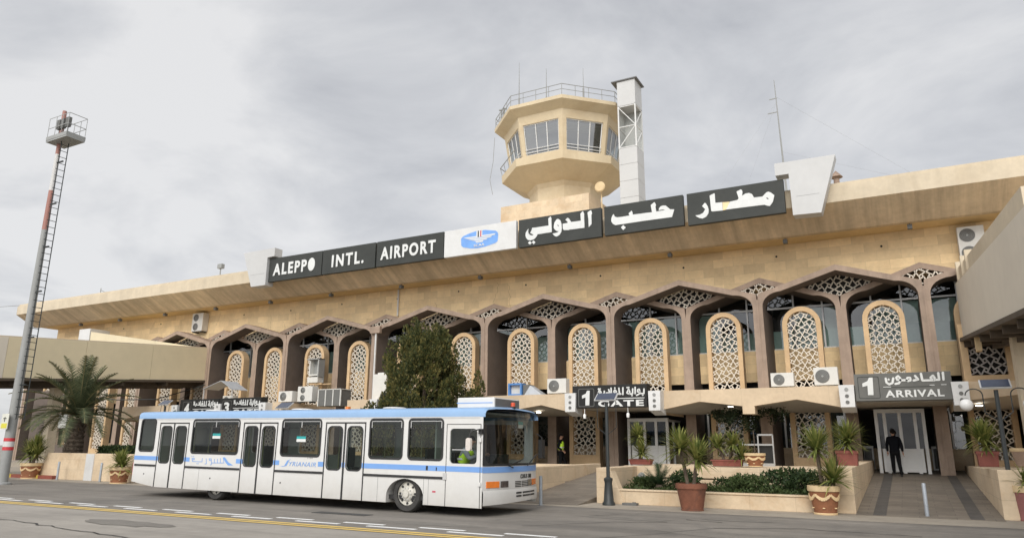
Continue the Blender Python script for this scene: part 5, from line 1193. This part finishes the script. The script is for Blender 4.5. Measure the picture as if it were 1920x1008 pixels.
def clump(mb, c, rad, n, size, r=rnd, up=.3):
    for i in range(n):
        v = Vector((r.gauss(0, 1), r.gauss(0, 1), r.gauss(0, 1))).normalized()*r.random()**.4
        p = Vector(c)+Vector((v.x*rad[0], v.y*rad[1], v.z*rad[2])); a = Vector((r.uniform(-1, 1), r.uniform(-1, 1), r.uniform(-.4, 1)+up)).normalized()
        s_ = a.cross(Vector((r.uniform(-1, 1), r.uniform(-1, 1), r.uniform(-1, 1)))).normalized(); z = size*r.uniform(.6, 1.3)
        mb.add([p, p+a*z*.5+s_*z*.22, p+a*z, p+a*z*.5-s_*z*.22], [(0, 1, 2, 3)])
# --- dark juniper-like tree behind the bus
TR = thing('conifer_tree', 'dense dark green bushy conifer with yellowish tips in front of the arcade, behind the bus', 'tree', (-19.25, 27.3, 0))
r2 = random.Random(11); m = MB(); H = 6.75
def prof(z): 
    f = z/H
    return 2.75*(min(1, f/.22)**.5)*max(0.0, 1-((f-.28)/.74)**1.35 if f > .28 else 1)+.12
for i in range(330):
    az = r2.uniform(0, 2*pi); z = .5+(H-1.2)*r2.random()**.95; lob = 1+.16*sin(az*3+z*1.7)+.10*sin(az*5-z*2.6+1); rr_ = prof(z)*.84*lob*(.30+.70*r2.random()**.30)*r2.choice((1, 1, 1, 1.12))
    h = r2.uniform(.65, 1.35); c = Vector((rr_*cos(az), rr_*sin(az), z)); ax = Vector((cos(az)*.35*r2.random(), sin(az)*.35*r2.random(), 1)).normalized(); wd = r2.uniform(.15, .29)
    for j in range(165):
        t_ = r2.random(); a2 = r2.uniform(0, 2*pi); q = wd*(sin(pi*min(1, t_*.9+.1))**.7)*r2.uniform(.5, 1)
        p = c+ax*h*t_+Vector((cos(a2)*q, sin(a2)*q, 0)); d = (ax*1.1+Vector((cos(a2), sin(a2), r2.uniform(-.3, .6)))*.7).normalized(); s_ = d.cross(Vector((r2.uniform(-1, 1), r2.uniform(-1, 1), r2.uniform(-1, 1)))).normalized(); z_ = r2.uniform(.09, .18)
        m.add([p, p+d*z_*.5+s_*z_*.24, p+d*z_, p+d*z_*.5-s_*z_*.24], [(0, 1, 2, 3)])
m.build('crown', junil, TR, fixn=False)
b = MB(); b.tube([(0, 0, 0), (.05, 0, 1.5), (0, .05, 3.5), (0, 0, 5.6)], [.2, .16, .1, .03], 8); b.build('trunk', bark2, TR, smooth=True)
# --- palm
PT = thing('palm_tree', 'date palm with arching fronds and a thick rough trunk in the left planter', 'palm', (-36.9, 22.3, 0))
b = MB(); prof_ = []
r3 = random.Random(5)
for i in range(26): prof_.append((.45-.004*i+.045*(i % 2)-.10*max(0, (i-18)/8), .25+.100*i))
b.lathe([(.5, .2)]+prof_+[(.15, 2.85)], (0, 0, 0), 18)
for i in range(210):
    z = r3.uniform(.5, 2.75); az = r3.uniform(0, 2*pi); rr_ = .43-.03*z; p = Vector((rr_*cos(az), rr_*sin(az), z)); o_ = Vector((cos(az), sin(az), 0)); s_ = Vector((-sin(az), cos(az), 0))
    b.add([p-s_*.08, p+s_*.08, p+o_*.09+Vector((0, 0, .15))+s_*.03, p+o_*.09+Vector((0, 0, .15))-s_*.03], [(0, 1, 2, 3)])
b.build('trunk', bark, PT, fixn=False)
m = MB(); st = MB()
for i in range(40):
    az = i*2.39996+r3.uniform(-.25, .25); f = i/40; el = radians(82-66*f+r3.uniform(-8, 8)); L_ = r3.uniform(2.8, 3.5)
    p = Vector((0, 0, 2.9)); d = Vector((cos(el)*cos(az), cos(el)*sin(az), sin(el))); nseg = 16; path = [p.copy()]
    for s_ in range(nseg):
        p = p+d*(L_/nseg); d = (d+Vector((0, 0, -.075-.03*f))).normalized(); path.append(p.copy())
    st.tube(path[::3]+[path[-1]], [.028]*5+[.018] if len(path[::3]) == 5 else [.022]*(len(path[::3])+1), 4)
    for s_ in range(1, nseg+1):
        for q in (0, .25, .5, .75):
            a = path[s_-1].lerp(path[s_], q); t_ = (path[s_]-path[s_-1]).normalized(); sd_ = t_.cross(Vector((0, 0, 1))).normalized(); up_ = sd_.cross(t_)
            ff = (s_+q)/nseg; ll = .62*sin(pi*min(1, .20+.74*ff))**.6
            for sg_ in (-1, 1):
                dd_ = (sd_*sg_*.85+t_*.62+up_*.30+Vector((r3.uniform(-.12, .12), r3.uniform(-.12, .12), r3.uniform(-.2, .1)))).normalized(); w_ = t_*.026
                m.add([a-w_, a+w_, a+dd_*ll+Vector((0, 0, -.05))], [(0, 1, 2)])
m.build('fronds', palml, PT, fixn=False); st.build('frond_stems', mat('frond_stem', (.16, .14, .06), .8), PT, fixn=False)
m = MB()
for i in range(60):
    az = r3.uniform(0, 2*pi); p = Vector((.2*cos(az), .2*sin(az), r3.uniform(2.5, 3.0))); leafstrip(m, p, (cos(az), sin(az), r3.uniform(-.5, .9)), None, r3.uniform(.5, 1.0), .05, 1.0)
m.build('dry_leaf_bases', mat('dry_leaf', (.16, .10, .045), .9), PT, fixn=False)
# --- pots
def pot(label, x, y, z, h, rt_, rb, m=brownpot, rim=cream, swag=True, cat='plant pot', group='tall round plant pots'):
    t = thing('plant_pot', label, cat, (x, y, z), group=group)
    b = MB(); b.lathe([(rb, 0), (rb*1.02, .04*h), (rb*.98, .06*h), (rt_*.93, .80*h)], (0, 0, 0), 24); b.build('bowl', m, t, smooth=True)
    b = MB(); b.lathe([(rt_*.92, .80*h), (rt_, .81*h), (rt_*1.02, .86*h), (rt_, h), (rt_*.86, h), (rt_*.84, .92*h)], (0, 0, 0), 24); b.build('rim', rim, t, smooth=True)
    b = MB(); b.lathe([(rt_*.85, .90*h), (rt_*.84, .93*h)], (0, 0, 0), 20); b.build('soil', soil, t)
    if swag:
        b = MB()
        for q in range(6):
            a0 = q*pi/3
            for s_ in range(8):
                f0, f1 = s_/8, (s_+1)/8; zz = lambda f: h*(.70-.16*sin(pi*f)); rr_ = lambda z: rb+(rt_*.93-rb)*(z/(.8*h))+.006
                A_ = lambda f: (rr_(zz(f))*cos(a0+f*pi/3), rr_(zz(f))*sin(a0+f*pi/3), zz(f)); b.bar(A_(f0), A_(f1), .03, .05+.05*h*sin(pi*(f0+f1)/2))
            rz = rb+(rt_*.93-rb)*.3; b.lathe([(.035, -.01), (.03, .012)], ((rz+.002)*cos(a0+pi/6), (rz+.002)*sin(a0+pi/6), h*.24), 8)
        b.lathe([(rb*1.03, 0), (rb*1.06, .05*h), (rb*1.02, .07*h)], (0, 0, 0), 24); b.build('swag_relief', stripr, t)
    return t
def yucca(label, x, y, z, heads, stem=True, L_=.6, w=.05, n=90, name='yucca_plant', m=yucl, lo=-25, seed=1):
    t = thing(name, label, 'plant', (x, y, z)); r = random.Random(seed); mb = MB(); sb_ = MB()
    for hx, hy, hz in heads:
        rosette(mb, (hx, hy, hz), int(n*1.35), L_*1.08, w*1.1, lo, 86, .55, r)
        if stem: sb_.tube([(hx*.3, hy*.3, -.05), (hx*.6, hy*.6, hz*.5), (hx, hy, hz)], .05, 7)
    mb.build('leaves', m, t, fixn=False)
    if stem: sb_.build('stem', bark2, t, smooth=True)
    return t
pot('plain terracotta pot with a dark chipped rim at the road edge, before the flower bed', -5.42, 20.45, 0, .71, .42, .30, terra, terra, False)
yucca('two-headed striped yucca in the plain terracotta pot', -5.42, 20.45, .62, [(-.26, 0, .98), (.22, -.05, .72)], L_=.78, w=.06, n=110, seed=2)
pot('brown pot with cream swags and cream rim beside the ramp, holding a tall yucca', -2.14, 21.2, 0, .72, .40, .28)
yucca('tall single yucca with a small shoot in the swagged pot beside the ramp', -2.14, 21.2, .64, [(-.08, 0, 1.0), (.26, 0, .2)], L_=.80, w=.06, n=120, seed=3)
pot('brown swagged pot at the far left, near the mast', -37.3, 20.65, .0, .72, .46, .35)
yucca('bushy wide yucca in the far left pot', -37.3, 20.65, .6, [(-.28, 0, .55), (.3, 0, .5), (0, .1, .85)], L_=.85, w=.075, n=95, seed=4)
pot('brown swagged pot right behind the rear of the bus', -30.0, 20.3, 0, .68, .42, .32)
yucca('small grassy yucca in the pot behind the bus', -30.0, 20.3, .6, [(0, 0, .25), (.1, 0, .1)], L_=.80, w=.065, n=90, stem=False, seed=5)
pot('small brown swagged pot with a thin stem on the terrace wall', -4.48, 24.9, 1.07, .42, .33, .22)
t = thing('sapling', 'bare thin stem standing in the small swagged pot', 'plant', (-4.48, 24.9, 1.45)); b = MB(); b.tube([(0, 0, 0), (.01, 0, .5), (0, 0, .75)], .012, 5); b.build('stem', bark2, t)
def trough(label, x, y, z, w, h, d, round_=False):
    t = thing('planter_box', label, 'planter', (x, y, z), group='red-brown planters on the terrace'); b = MB()
    b.hexa([(-w/2*.9, -d/2*.9, 0), (w/2*.9, -d/2*.9, 0), (w/2*.9, d/2*.9, 0), (-w/2*.9, d/2*.9, 0)], [(-w/2, -d/2, h), (w/2, -d/2, h), (w/2, d/2, h), (-w/2, d/2, h)]); b.build('box', redpot, t, bevel=.01)
    b = MB(); b.box(-w/2-.02, w/2+.02, -d/2-.02, d/2+.02, h*.82, h+.01); b.build('rim', redpot, t); b = MB(); b.box(-w/2+.02, w/2-.02, -d/2+.02, d/2-.02, h+.012, h+.02); b.build('soil', soil, t)
trough('low red-brown trough before the white door of gate 1', -8.4, 25.2, 1.06, .78, .17, .35); yucca('tall double-tiered yucca in the trough at gate 1', -8.4, 25.2, 1.2, [(.02, 0, .25), (-.08, 0, .82)], L_=.58, w=.055, n=130, seed=6)
trough('long red-brown trough on the terrace wall left of the small swagged pot', -5.42, 25.2, 1.06, 1.0, .2, .35); yucca('wide two-headed yucca in the long trough', -5.42, 25.2, 1.25, [(-.30, 0, .42), (.22, 0, .50), (.45, .05, .15)], L_=.62, w=.055, n=110, seed=7)
trough('square red-brown planter on the wall left of the arrival ramp', -1.7, 24.3, 1.17, .58, .42, .5); yucca('bushy yucca in the square planter left of the arrival ramp', -1.7, 24.3, 1.55, [(0, 0, .25), (.05, 0, .4)], L_=.72, w=.055, n=110, stem=False, seed=8, lo=-30)
trough('square red-brown planter on the wall right of the arrival ramp', 1.82, 24.3, 1.2, .5, .4, .5); yucca('bushy yucca in the square planter right of the arrival ramp', 1.82, 24.3, 1.56, [(0, 0, .22), (-.05, 0, .38)], L_=.72, w=.055, n=110, stem=False, seed=9, lo=-30)
pot('pale tan pot standing on the wall at the right edge', 2.78, 25.8, 1.2, .5, .28, .18, mat('tan_pot', (.35, .25, .19), .8), cream, False)
pot('reddish pot with cream rim at the lower right, before the wall', 2.34, 21.95, .0, .82, .28, .22, mat('rose_pot', (.25, .10, .09), .8), cream, False); yucca('grassy yucca in the lower right pot', 2.34, 21.95, .74, [(0, 0, .15)], L_=.5, w=.05, n=80, stem=False, seed=10)
# --- walls of the beds
def wall(label, boxes, m=stone2, name='planter_wall', cat='wall'):
    t = thing(name, label, cat, (boxes[0][0][0] if isinstance(boxes[0][0], tuple) else boxes[0][0], boxes[0][2] if not isinstance(boxes[0][0], tuple) else boxes[0][0][1], 0)); o_ = t.location
    b = MB()
    for q in boxes:
        if isinstance(q[0], tuple): b.hexa(q[:4], q[4:])
        else: b.box(*q)
    b.v = [(x-o_.x, y-o_.y, z-o_.z) for x, y, z in b.v]; b.build('stone_block', m, t, bevel=.015); return t
wall('low pale stone wall along the front of the flower bed', [(-8.1, -2.0, 21.5, 21.8, 0, .38), (-8.1, -2.0, 21.47, 21.83, .384, .43)])
wall('stone end block of the flower bed behind the lamp post', [(-8.62, -8.15, 21.5, 24.0, 0, 1.04), ((-8.149, 21.46, 0), (-7.7, 21.46, 0), (-7.7, 21.84, 0), (-8.149, 21.84, 0), (-8.149, 21.46, .95), (-8.12, 21.46, .95), (-8.12, 21.84, .95), (-8.149, 21.84, .95))])
wall('stone corner block between the flower bed and the arrival ramp', [(-1.98, -1.45, 21.75, 35, 0, 1.17)])
wall('pale stone back wall of the flower bed holding the troughs', [(-8.62, -1.98, 24.0, 24.3, 0, .66), (-8.62, -1.98, 24.0, 24.3, .70, 1.05), (-8.6, -2.0, 24.3, 28.2, 0, 1.03)])
wall('sloping stone side wall of the gate ramp, left of the lamp post', [(-11.35, -11.02, 19.9, 28.0, 0, 1.0), (-16.5, -11.35, 27.7, 28.0, 0, .95)])
wall('stone retaining wall right of the arrival ramp', [((1.8, 21.9, 0), (9, 21.9, 0), (9, 35, 0), (1.8, 35, 0), (1.8, 21.9, 1.18), (9, 21.9, 1.18), (9, 35, 1.0), (1.8, 35, 1.0))])
t = wall('beige stone front wall of the left planter below the palm', [(-36.6, -29.5, 21.0, 21.3, 0, 1.2), ((-37.3, 21.0, 0), (-36.6, 21.0, 0), (-36.6, 21.3, 0), (-37.3, 21.3, 0), (-36.75, 21.0, 1.2), (-36.6, 21.0, 1.2), (-36.6, 21.3, 1.2), (-36.75, 21.3, 1.2)), (-29.5, -29.2, 21.0, 26, 0, 1.2), (-37.3, -37.0, 21.3, 26, 0, 1.15)])
b = MB(); b.box(3.0, 3.6, -.03, 0, 0, 1.18); b.build('white_strip', whitep, t)
g = MB(); g.box(-37.0, -29.5, 21.3, 26, .9, 1.05); tag(g.build('bed_soil', soil), kind='structure')
g = MB(); g.box(-8.1, -1.98, 21.8, 24.0, .2, .36); tag(g.build('bed_soil', soil), kind='structure')
# --- bed plants
m = MB(); r4 = random.Random(21)
for i in range(5200):
    x = r4.uniform(-8.0, -2.05); y = r4.uniform(21.85, 23.9); hgt = .06+.22*max(0, sin(x*2.3+1)*sin(y*2.9+x))+(y-21.8)*.06
    if sin(x*1.7+y*3)+sin(x*4.1-y)*.6 < -1.05: continue
    p = Vector((x, y, .36+hgt*r4.random())); d = Vector((r4.uniform(-1, 1), r4.uniform(-1.2, .8), r4.uniform(.1, 1.2))).normalized(); s_ = d.cross(Vector((r4.uniform(-1, 1), r4.uniform(-1, 1), 1))).normalized(); z_ = r4.uniform(.06, .14)
    m.add([p, p+d*z_*.5+s_*z_*.22, p+d*z_, p+d*z_*.5-s_*z_*.22], [(0, 1, 2, 3)])
tag(m.build('ground_cover', grndl, fixn=False), kind='stuff')
def bush(label, x, y, z, rad, n, size, m=bushl, seed=1, name='shrub'):
    t = thing(name, label, 'shrub', (x, y, z)); r = random.Random(seed); mb = MB(); clump(mb, (0, 0, rad[2]*.9), rad, int(n*.55), size, r)
    for i in range(14):
        v = Vector((r.uniform(-1, 1), r.uniform(-1, 1), r.uniform(-.2, 1))).normalized(); clump(mb, (v.x*rad[0]*.8, v.y*rad[1]*.8, rad[2]*(.9+.75*v.z)), (rad[0]*.3, rad[1]*.3, rad[2]*.35), int(n*.45/14), size, r)
    mb.build('foliage', m, t, fixn=False); b = MB(); 
    for q in range(3): b.tube([(0, 0, 0), (rad[0]*.3*(q-1), .02, rad[2]*.8)], .015, 5)
    b.build('stems', bark2, t)
bush('large dark green shrub at the right end of the flower bed', -3.15, 23.2, .36, (.95, .6, .38), 1900, .13, bushl, 1)
bush('medium green shrub in the right half of the flower bed', -4.35, 22.8, .36, (.65, .5, .28), 1200, .11, grndl, 2)
bush('small round shrub behind the plain terracotta pot', -6.35, 23.3, .36, (.5, .4, .3), 900, .11, bushl, 3)
bush('low pale shrub at the left end of the flower bed', -7.55, 22.9, .36, (.4, .35, .2), 700, .10, grndl, 4)
bush('dark shrub against the back wall in the middle of the flower bed', -5.0, 23.5, .36, (.6, .35, .22), 900, .10, bushl, 12)
bush('tall dark bush behind the rear end of the bus', -30.6, 23.5, .9, (1.05, .9, 1.15), 3200, .17, bushl, 5)
t = thing('hedge', 'clipped dark hedge on the left planter beside the palm', 'hedge', (-33.6, 23.2, .95)); mb = MB(); r5 = random.Random(3)
for i in range(4200):
    p = Vector((r5.uniform(-2.2, 1.8), r5.uniform(-.4, .4), r5.uniform(0, .55))); 
    if r5.random() < .75: p.y = -.4+r5.uniform(-.05, .08) if r5.random() < .6 else p.y; p.z = p.z if p.y < -.3 else .5+r5.uniform(-.05, .08)
    d = Vector((r5.uniform(-1, 1), r5.uniform(-1, .5), r5.uniform(-.2, 1))).normalized(); s_ = d.cross(Vector((r5.uniform(-1, 1), r5.uniform(-1, 1), 1))).normalized(); z_ = r5.uniform(.06, .13)
    mb.add([p, p+d*z_*.5+s_*z_*.25, p+d*z_, p+d*z_*.5-s_*z_*.25], [(0, 1, 2, 3)])
mb.build('foliage', bushl, t, fixn=False)
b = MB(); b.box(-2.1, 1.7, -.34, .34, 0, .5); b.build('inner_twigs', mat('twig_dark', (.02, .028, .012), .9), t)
t = thing('cycad', 'small dark cycad with stiff upright fronds in the flower bed near the lamp post', 'plant', (-6.95, 22.5, .38)); mb = MB(); r6 = random.Random(8)
for i in range(26):
    az = i*2.4; el = radians(r6.uniform(25, 80)); d = Vector((cos(el)*cos(az), cos(el)*sin(az), sin(el))); p = Vector((0, 0, .12)); pts = [p.copy()]
    for q in range(8): p = p+d*.085; d = (d+Vector((0, 0, -.05))).normalized(); pts.append(p.copy())
    for q in range(1, 9):
        t_ = (pts[q]-pts[q-1]).normalized(); sd_ = t_.cross(Vector((0, 0, 1))).normalized()
        for h_ in (0, .5):
            a = pts[q-1].lerp(pts[q], h_)
            for sg_ in (-1, 1): mb.add([a-t_*.014, a+t_*.014, a+sd_*sg_*.13+t_*.10+Vector((0, 0, .03))], [(0, 1, 2)])
mb.build('fronds', cycl, t, fixn=False); b = MB(); b.lathe([(.10, 0), (.12, .1), (.06, .2)], (0, 0, 0), 10); b.build('stem', bark, t)
t = thing('hanging_vine', 'dark leafy creeper hanging under the canopy between the two entrances', 'climbing plant', (-5.6, 30.6, 3.2)); mb = MB(); r7 = random.Random(4)
for i in range(34):
    x = r7.uniform(-1.5, 1.5); y = r7.uniform(-.3, 1.0); l = r7.uniform(.3, 1.15)*(1-abs(x)/3)
    clump(mb, (x, y, -l/2), (.22, .2, l/2), 70, .13, r7, -.4)
mb.build('leaves', vinel, t, fixn=False); b = MB()
for q in range(6): b.tube([(-1.2+.5*q, .2, .05), (-1.15+.5*q, .25, -.7)], .012, 4)
b.build('stems', bark2, t)
bush('green weedy plant at the foot of the left planter, beside the far left pot', -37.0, 22.9, .1, (.5, .4, .25), 700, .12, grndl, 14)

# ================================================================== STREET FURNITURE
bl = None
for x, y, lb in ((.17, 21.75, 'slim grey bollard in the middle of the arrival ramp foot'), (-9.66, 19.75, 'grey bollard by the front corner of the bus'), (-34.9, 20.55, 'grey bollard left of the white strip on the left planter wall'), (-31.7, 20.55, 'grey bollard just left of the pot behind the bus')):
    if bl is None:
        bl = thing('bollard', lb, 'bollard', (x, y, 0), group='grey steel bollards along the kerb')
        b = MB(); b.lathe([(.05, 0), (.05, .80), (.045, .82), (.01, .83)], (0, 0, 0), 14); b.build('post', mat('bollard_steel', (.36, .39, .42), .4, .1, 3, metal=.4), bl, smooth=True)
        b = MB(); b.lathe([(.09, 0), (.09, .02)], (0, 0, 0), 12); b.build('foot_plate', poleg, bl)
    else: dup(bl, (x, y, 0), None, lb)
def lamp(label, x, y, H_=2.98, globes=True, tilt=0):
    t = thing('street_lamp', label, 'lamp post', (x, y, 0), group='black solar lamp posts')
    b = MB(); b.lathe([(.19, 0), (.19, .06), (.15, .12), (.11, .62), (.12, .68), (.13, .70), (.13, .76), (.055, .8), (.05, H_)], (0, 0, 0), 14); b.build('post', black, t, smooth=True)
    b = MB(); b.hexa([(-.34, -.14, H_+.02), (.34, -.14, H_+.02), (.34, .16, H_+.24), (-.34, .16, H_+.24)], [(-.34, -.16, H_+.05), (.34, -.16, H_+.05), (.34, .14, H_+.27), (-.34, .14, H_+.27)]); pf = b.build('solar_panel', alum, t)
    b = MB(); b.quad((-.305, -.148, H_+.068), (.305, -.148, H_+.068), (.305, .128, H_+.268), (-.305, .128, H_+.268)); b.v = [(a, c-.006, d+.006) for a, c, d in b.v]; b.build('solar_cells', solar, pf)
    for s_ in (-1, 1):
        if globes == 2:
            arc_ = [(s_*(.30+.19*(1-cos(a*pi/10))), 0, H_-.12+.16*sin(a*pi/10)) for a in range(11)]; b = MB(); b.tube([(s_*.05, 0, H_-.75), (s_*.30, 0, H_-.55), (s_*.30, 0, H_-.12)]+arc_[1:], .016, 6); ao = b.build('lamp_arm', black, t, smooth=True)
            b = MB(); n = 8; b.lathe([(.155*sin(pi*i/10)+.001, -.155*cos(pi*i/10)) for i in range(11)], (s_*.68, 0, H_-.36), 16); b.build('globe', globe, ao, smooth=True); b = MB(); b.lathe([(.05, -.21), (.05, -.1)], (s_*.68, 0, H_-.10), 10); b.build('globe_cap', black, ao)
        else:
            b = MB(); b.tube([(s_*.30, 0, H_+.03), (s_*.30, 0, H_-.75), (s_*.05, .0, H_-.95)], .012, 5); b.build('lamp_arm', black, t)
    return t
lamp('slim dark green-black lamp post with a solar panel before the gate 1 sign', -8.0, 20.9, 2.98)
lamp('dark lamp post with solar panel and white globes on curved arms at the right edge', 2.05, 22.15, 3.13, 2)
lamp('solar lamp post hidden behind the bus, only its panel shows above the roof', -21.3, 20.9, 2.98)
lamp('solar lamp post behind the rear of the bus, panel edge above the blue roof', -31.9, 23.5, 3.45)
# glass notice frame by the wall, spotlight in bed, cable box
t = thing('notice_stand', 'pale metal open frame standing on the terrace behind the small swagged pot', 'frame', (-4.75, 27.2, 1.03))
b = MB()
for x_, h_ in ((-.55, .78), (0, 1.08), (.5, 1.08)): b.box(x_-.02, x_+.02, -.03, .03, 0, h_)
b.box(0, .5, -.03, .03, 1.04, 1.1); b.box(-.55, .5, -.032, .032, .70, .76); b.box(-.55, .5, -.032, .032, .0, .1); b.build('frame_bars', mat('dull_frame', (.33, .33, .32), .5), t)
b = MB(); b.box(.03, .47, .04, .05, .1, .7); b.build('dark_pane', dark, t)
o = MB(); o.lathe([(.10, 0), (.13, .14)], (0, 0, 0), 14, 'y'); o.box(-.02, .02, .05, .1, -.25, 0)
tag(o.build('garden_spotlight', poleg, None, loc=(-8.0, 23.85, .72)), 'small round grey garden spotlight at the left end of the flower bed', 'spotlight')
o = MB(); o.box(-.22, .22, -.1, .12, 0, .07); o.box(.1, .2, -.1, -.05, .07, .1)
tag(o.build('cable_box', acd, None, loc=(-7.45, 21.2, 0)), 'flat dark cable box on the pavement at the foot of the bed wall', 'box')
o = MB(); o.tube([(-56, 31.5, 5.2), (-48, 31.6, 4.55), (-44, 31.7, 4.5), (-40.5, 32.6, 5.4)], .035, 5); o.tube([(-44, 31.7, 4.45), (-42, 32, 4.5), (-40.6, 32.6, 5.35)], .02, 5)
tag(o.build('power_cable', black), 'sagging black cable strung below the left boarding bridge', 'cable')
o = MB(); o.tube([(-62.4, 31.6, 12.4), (-75, 26, 11.6), (-95, 20, 11.2)], .02, 4); tag(o.build('overhead_wire', poleg), 'thin wire leaving the left end of the terminal roof', 'wire')
o = MB(); o.tube([(0, 0, 0), (0, 0, -.22)], .015, 4); o.lathe([(.05, -.22), (.07, -.27), (.06, -.4), (.02, -.42)], (0, 0, 0), 10)
hb = tag(o.build('hanging_bulb', globe, None, loc=(-12.2, 29.25, 3.22), smooth=True), 'small white hanging bulb under the left part of the 1 GATE sign', 'lamp', 'hanging bulbs under the gate sign')
h2 = hb.copy(); COL.objects.link(h2); h2.location = (-10.25, 29.25, 3.24); h2['label'] = 'small white hanging bulb under the right part of the 1 GATE sign'
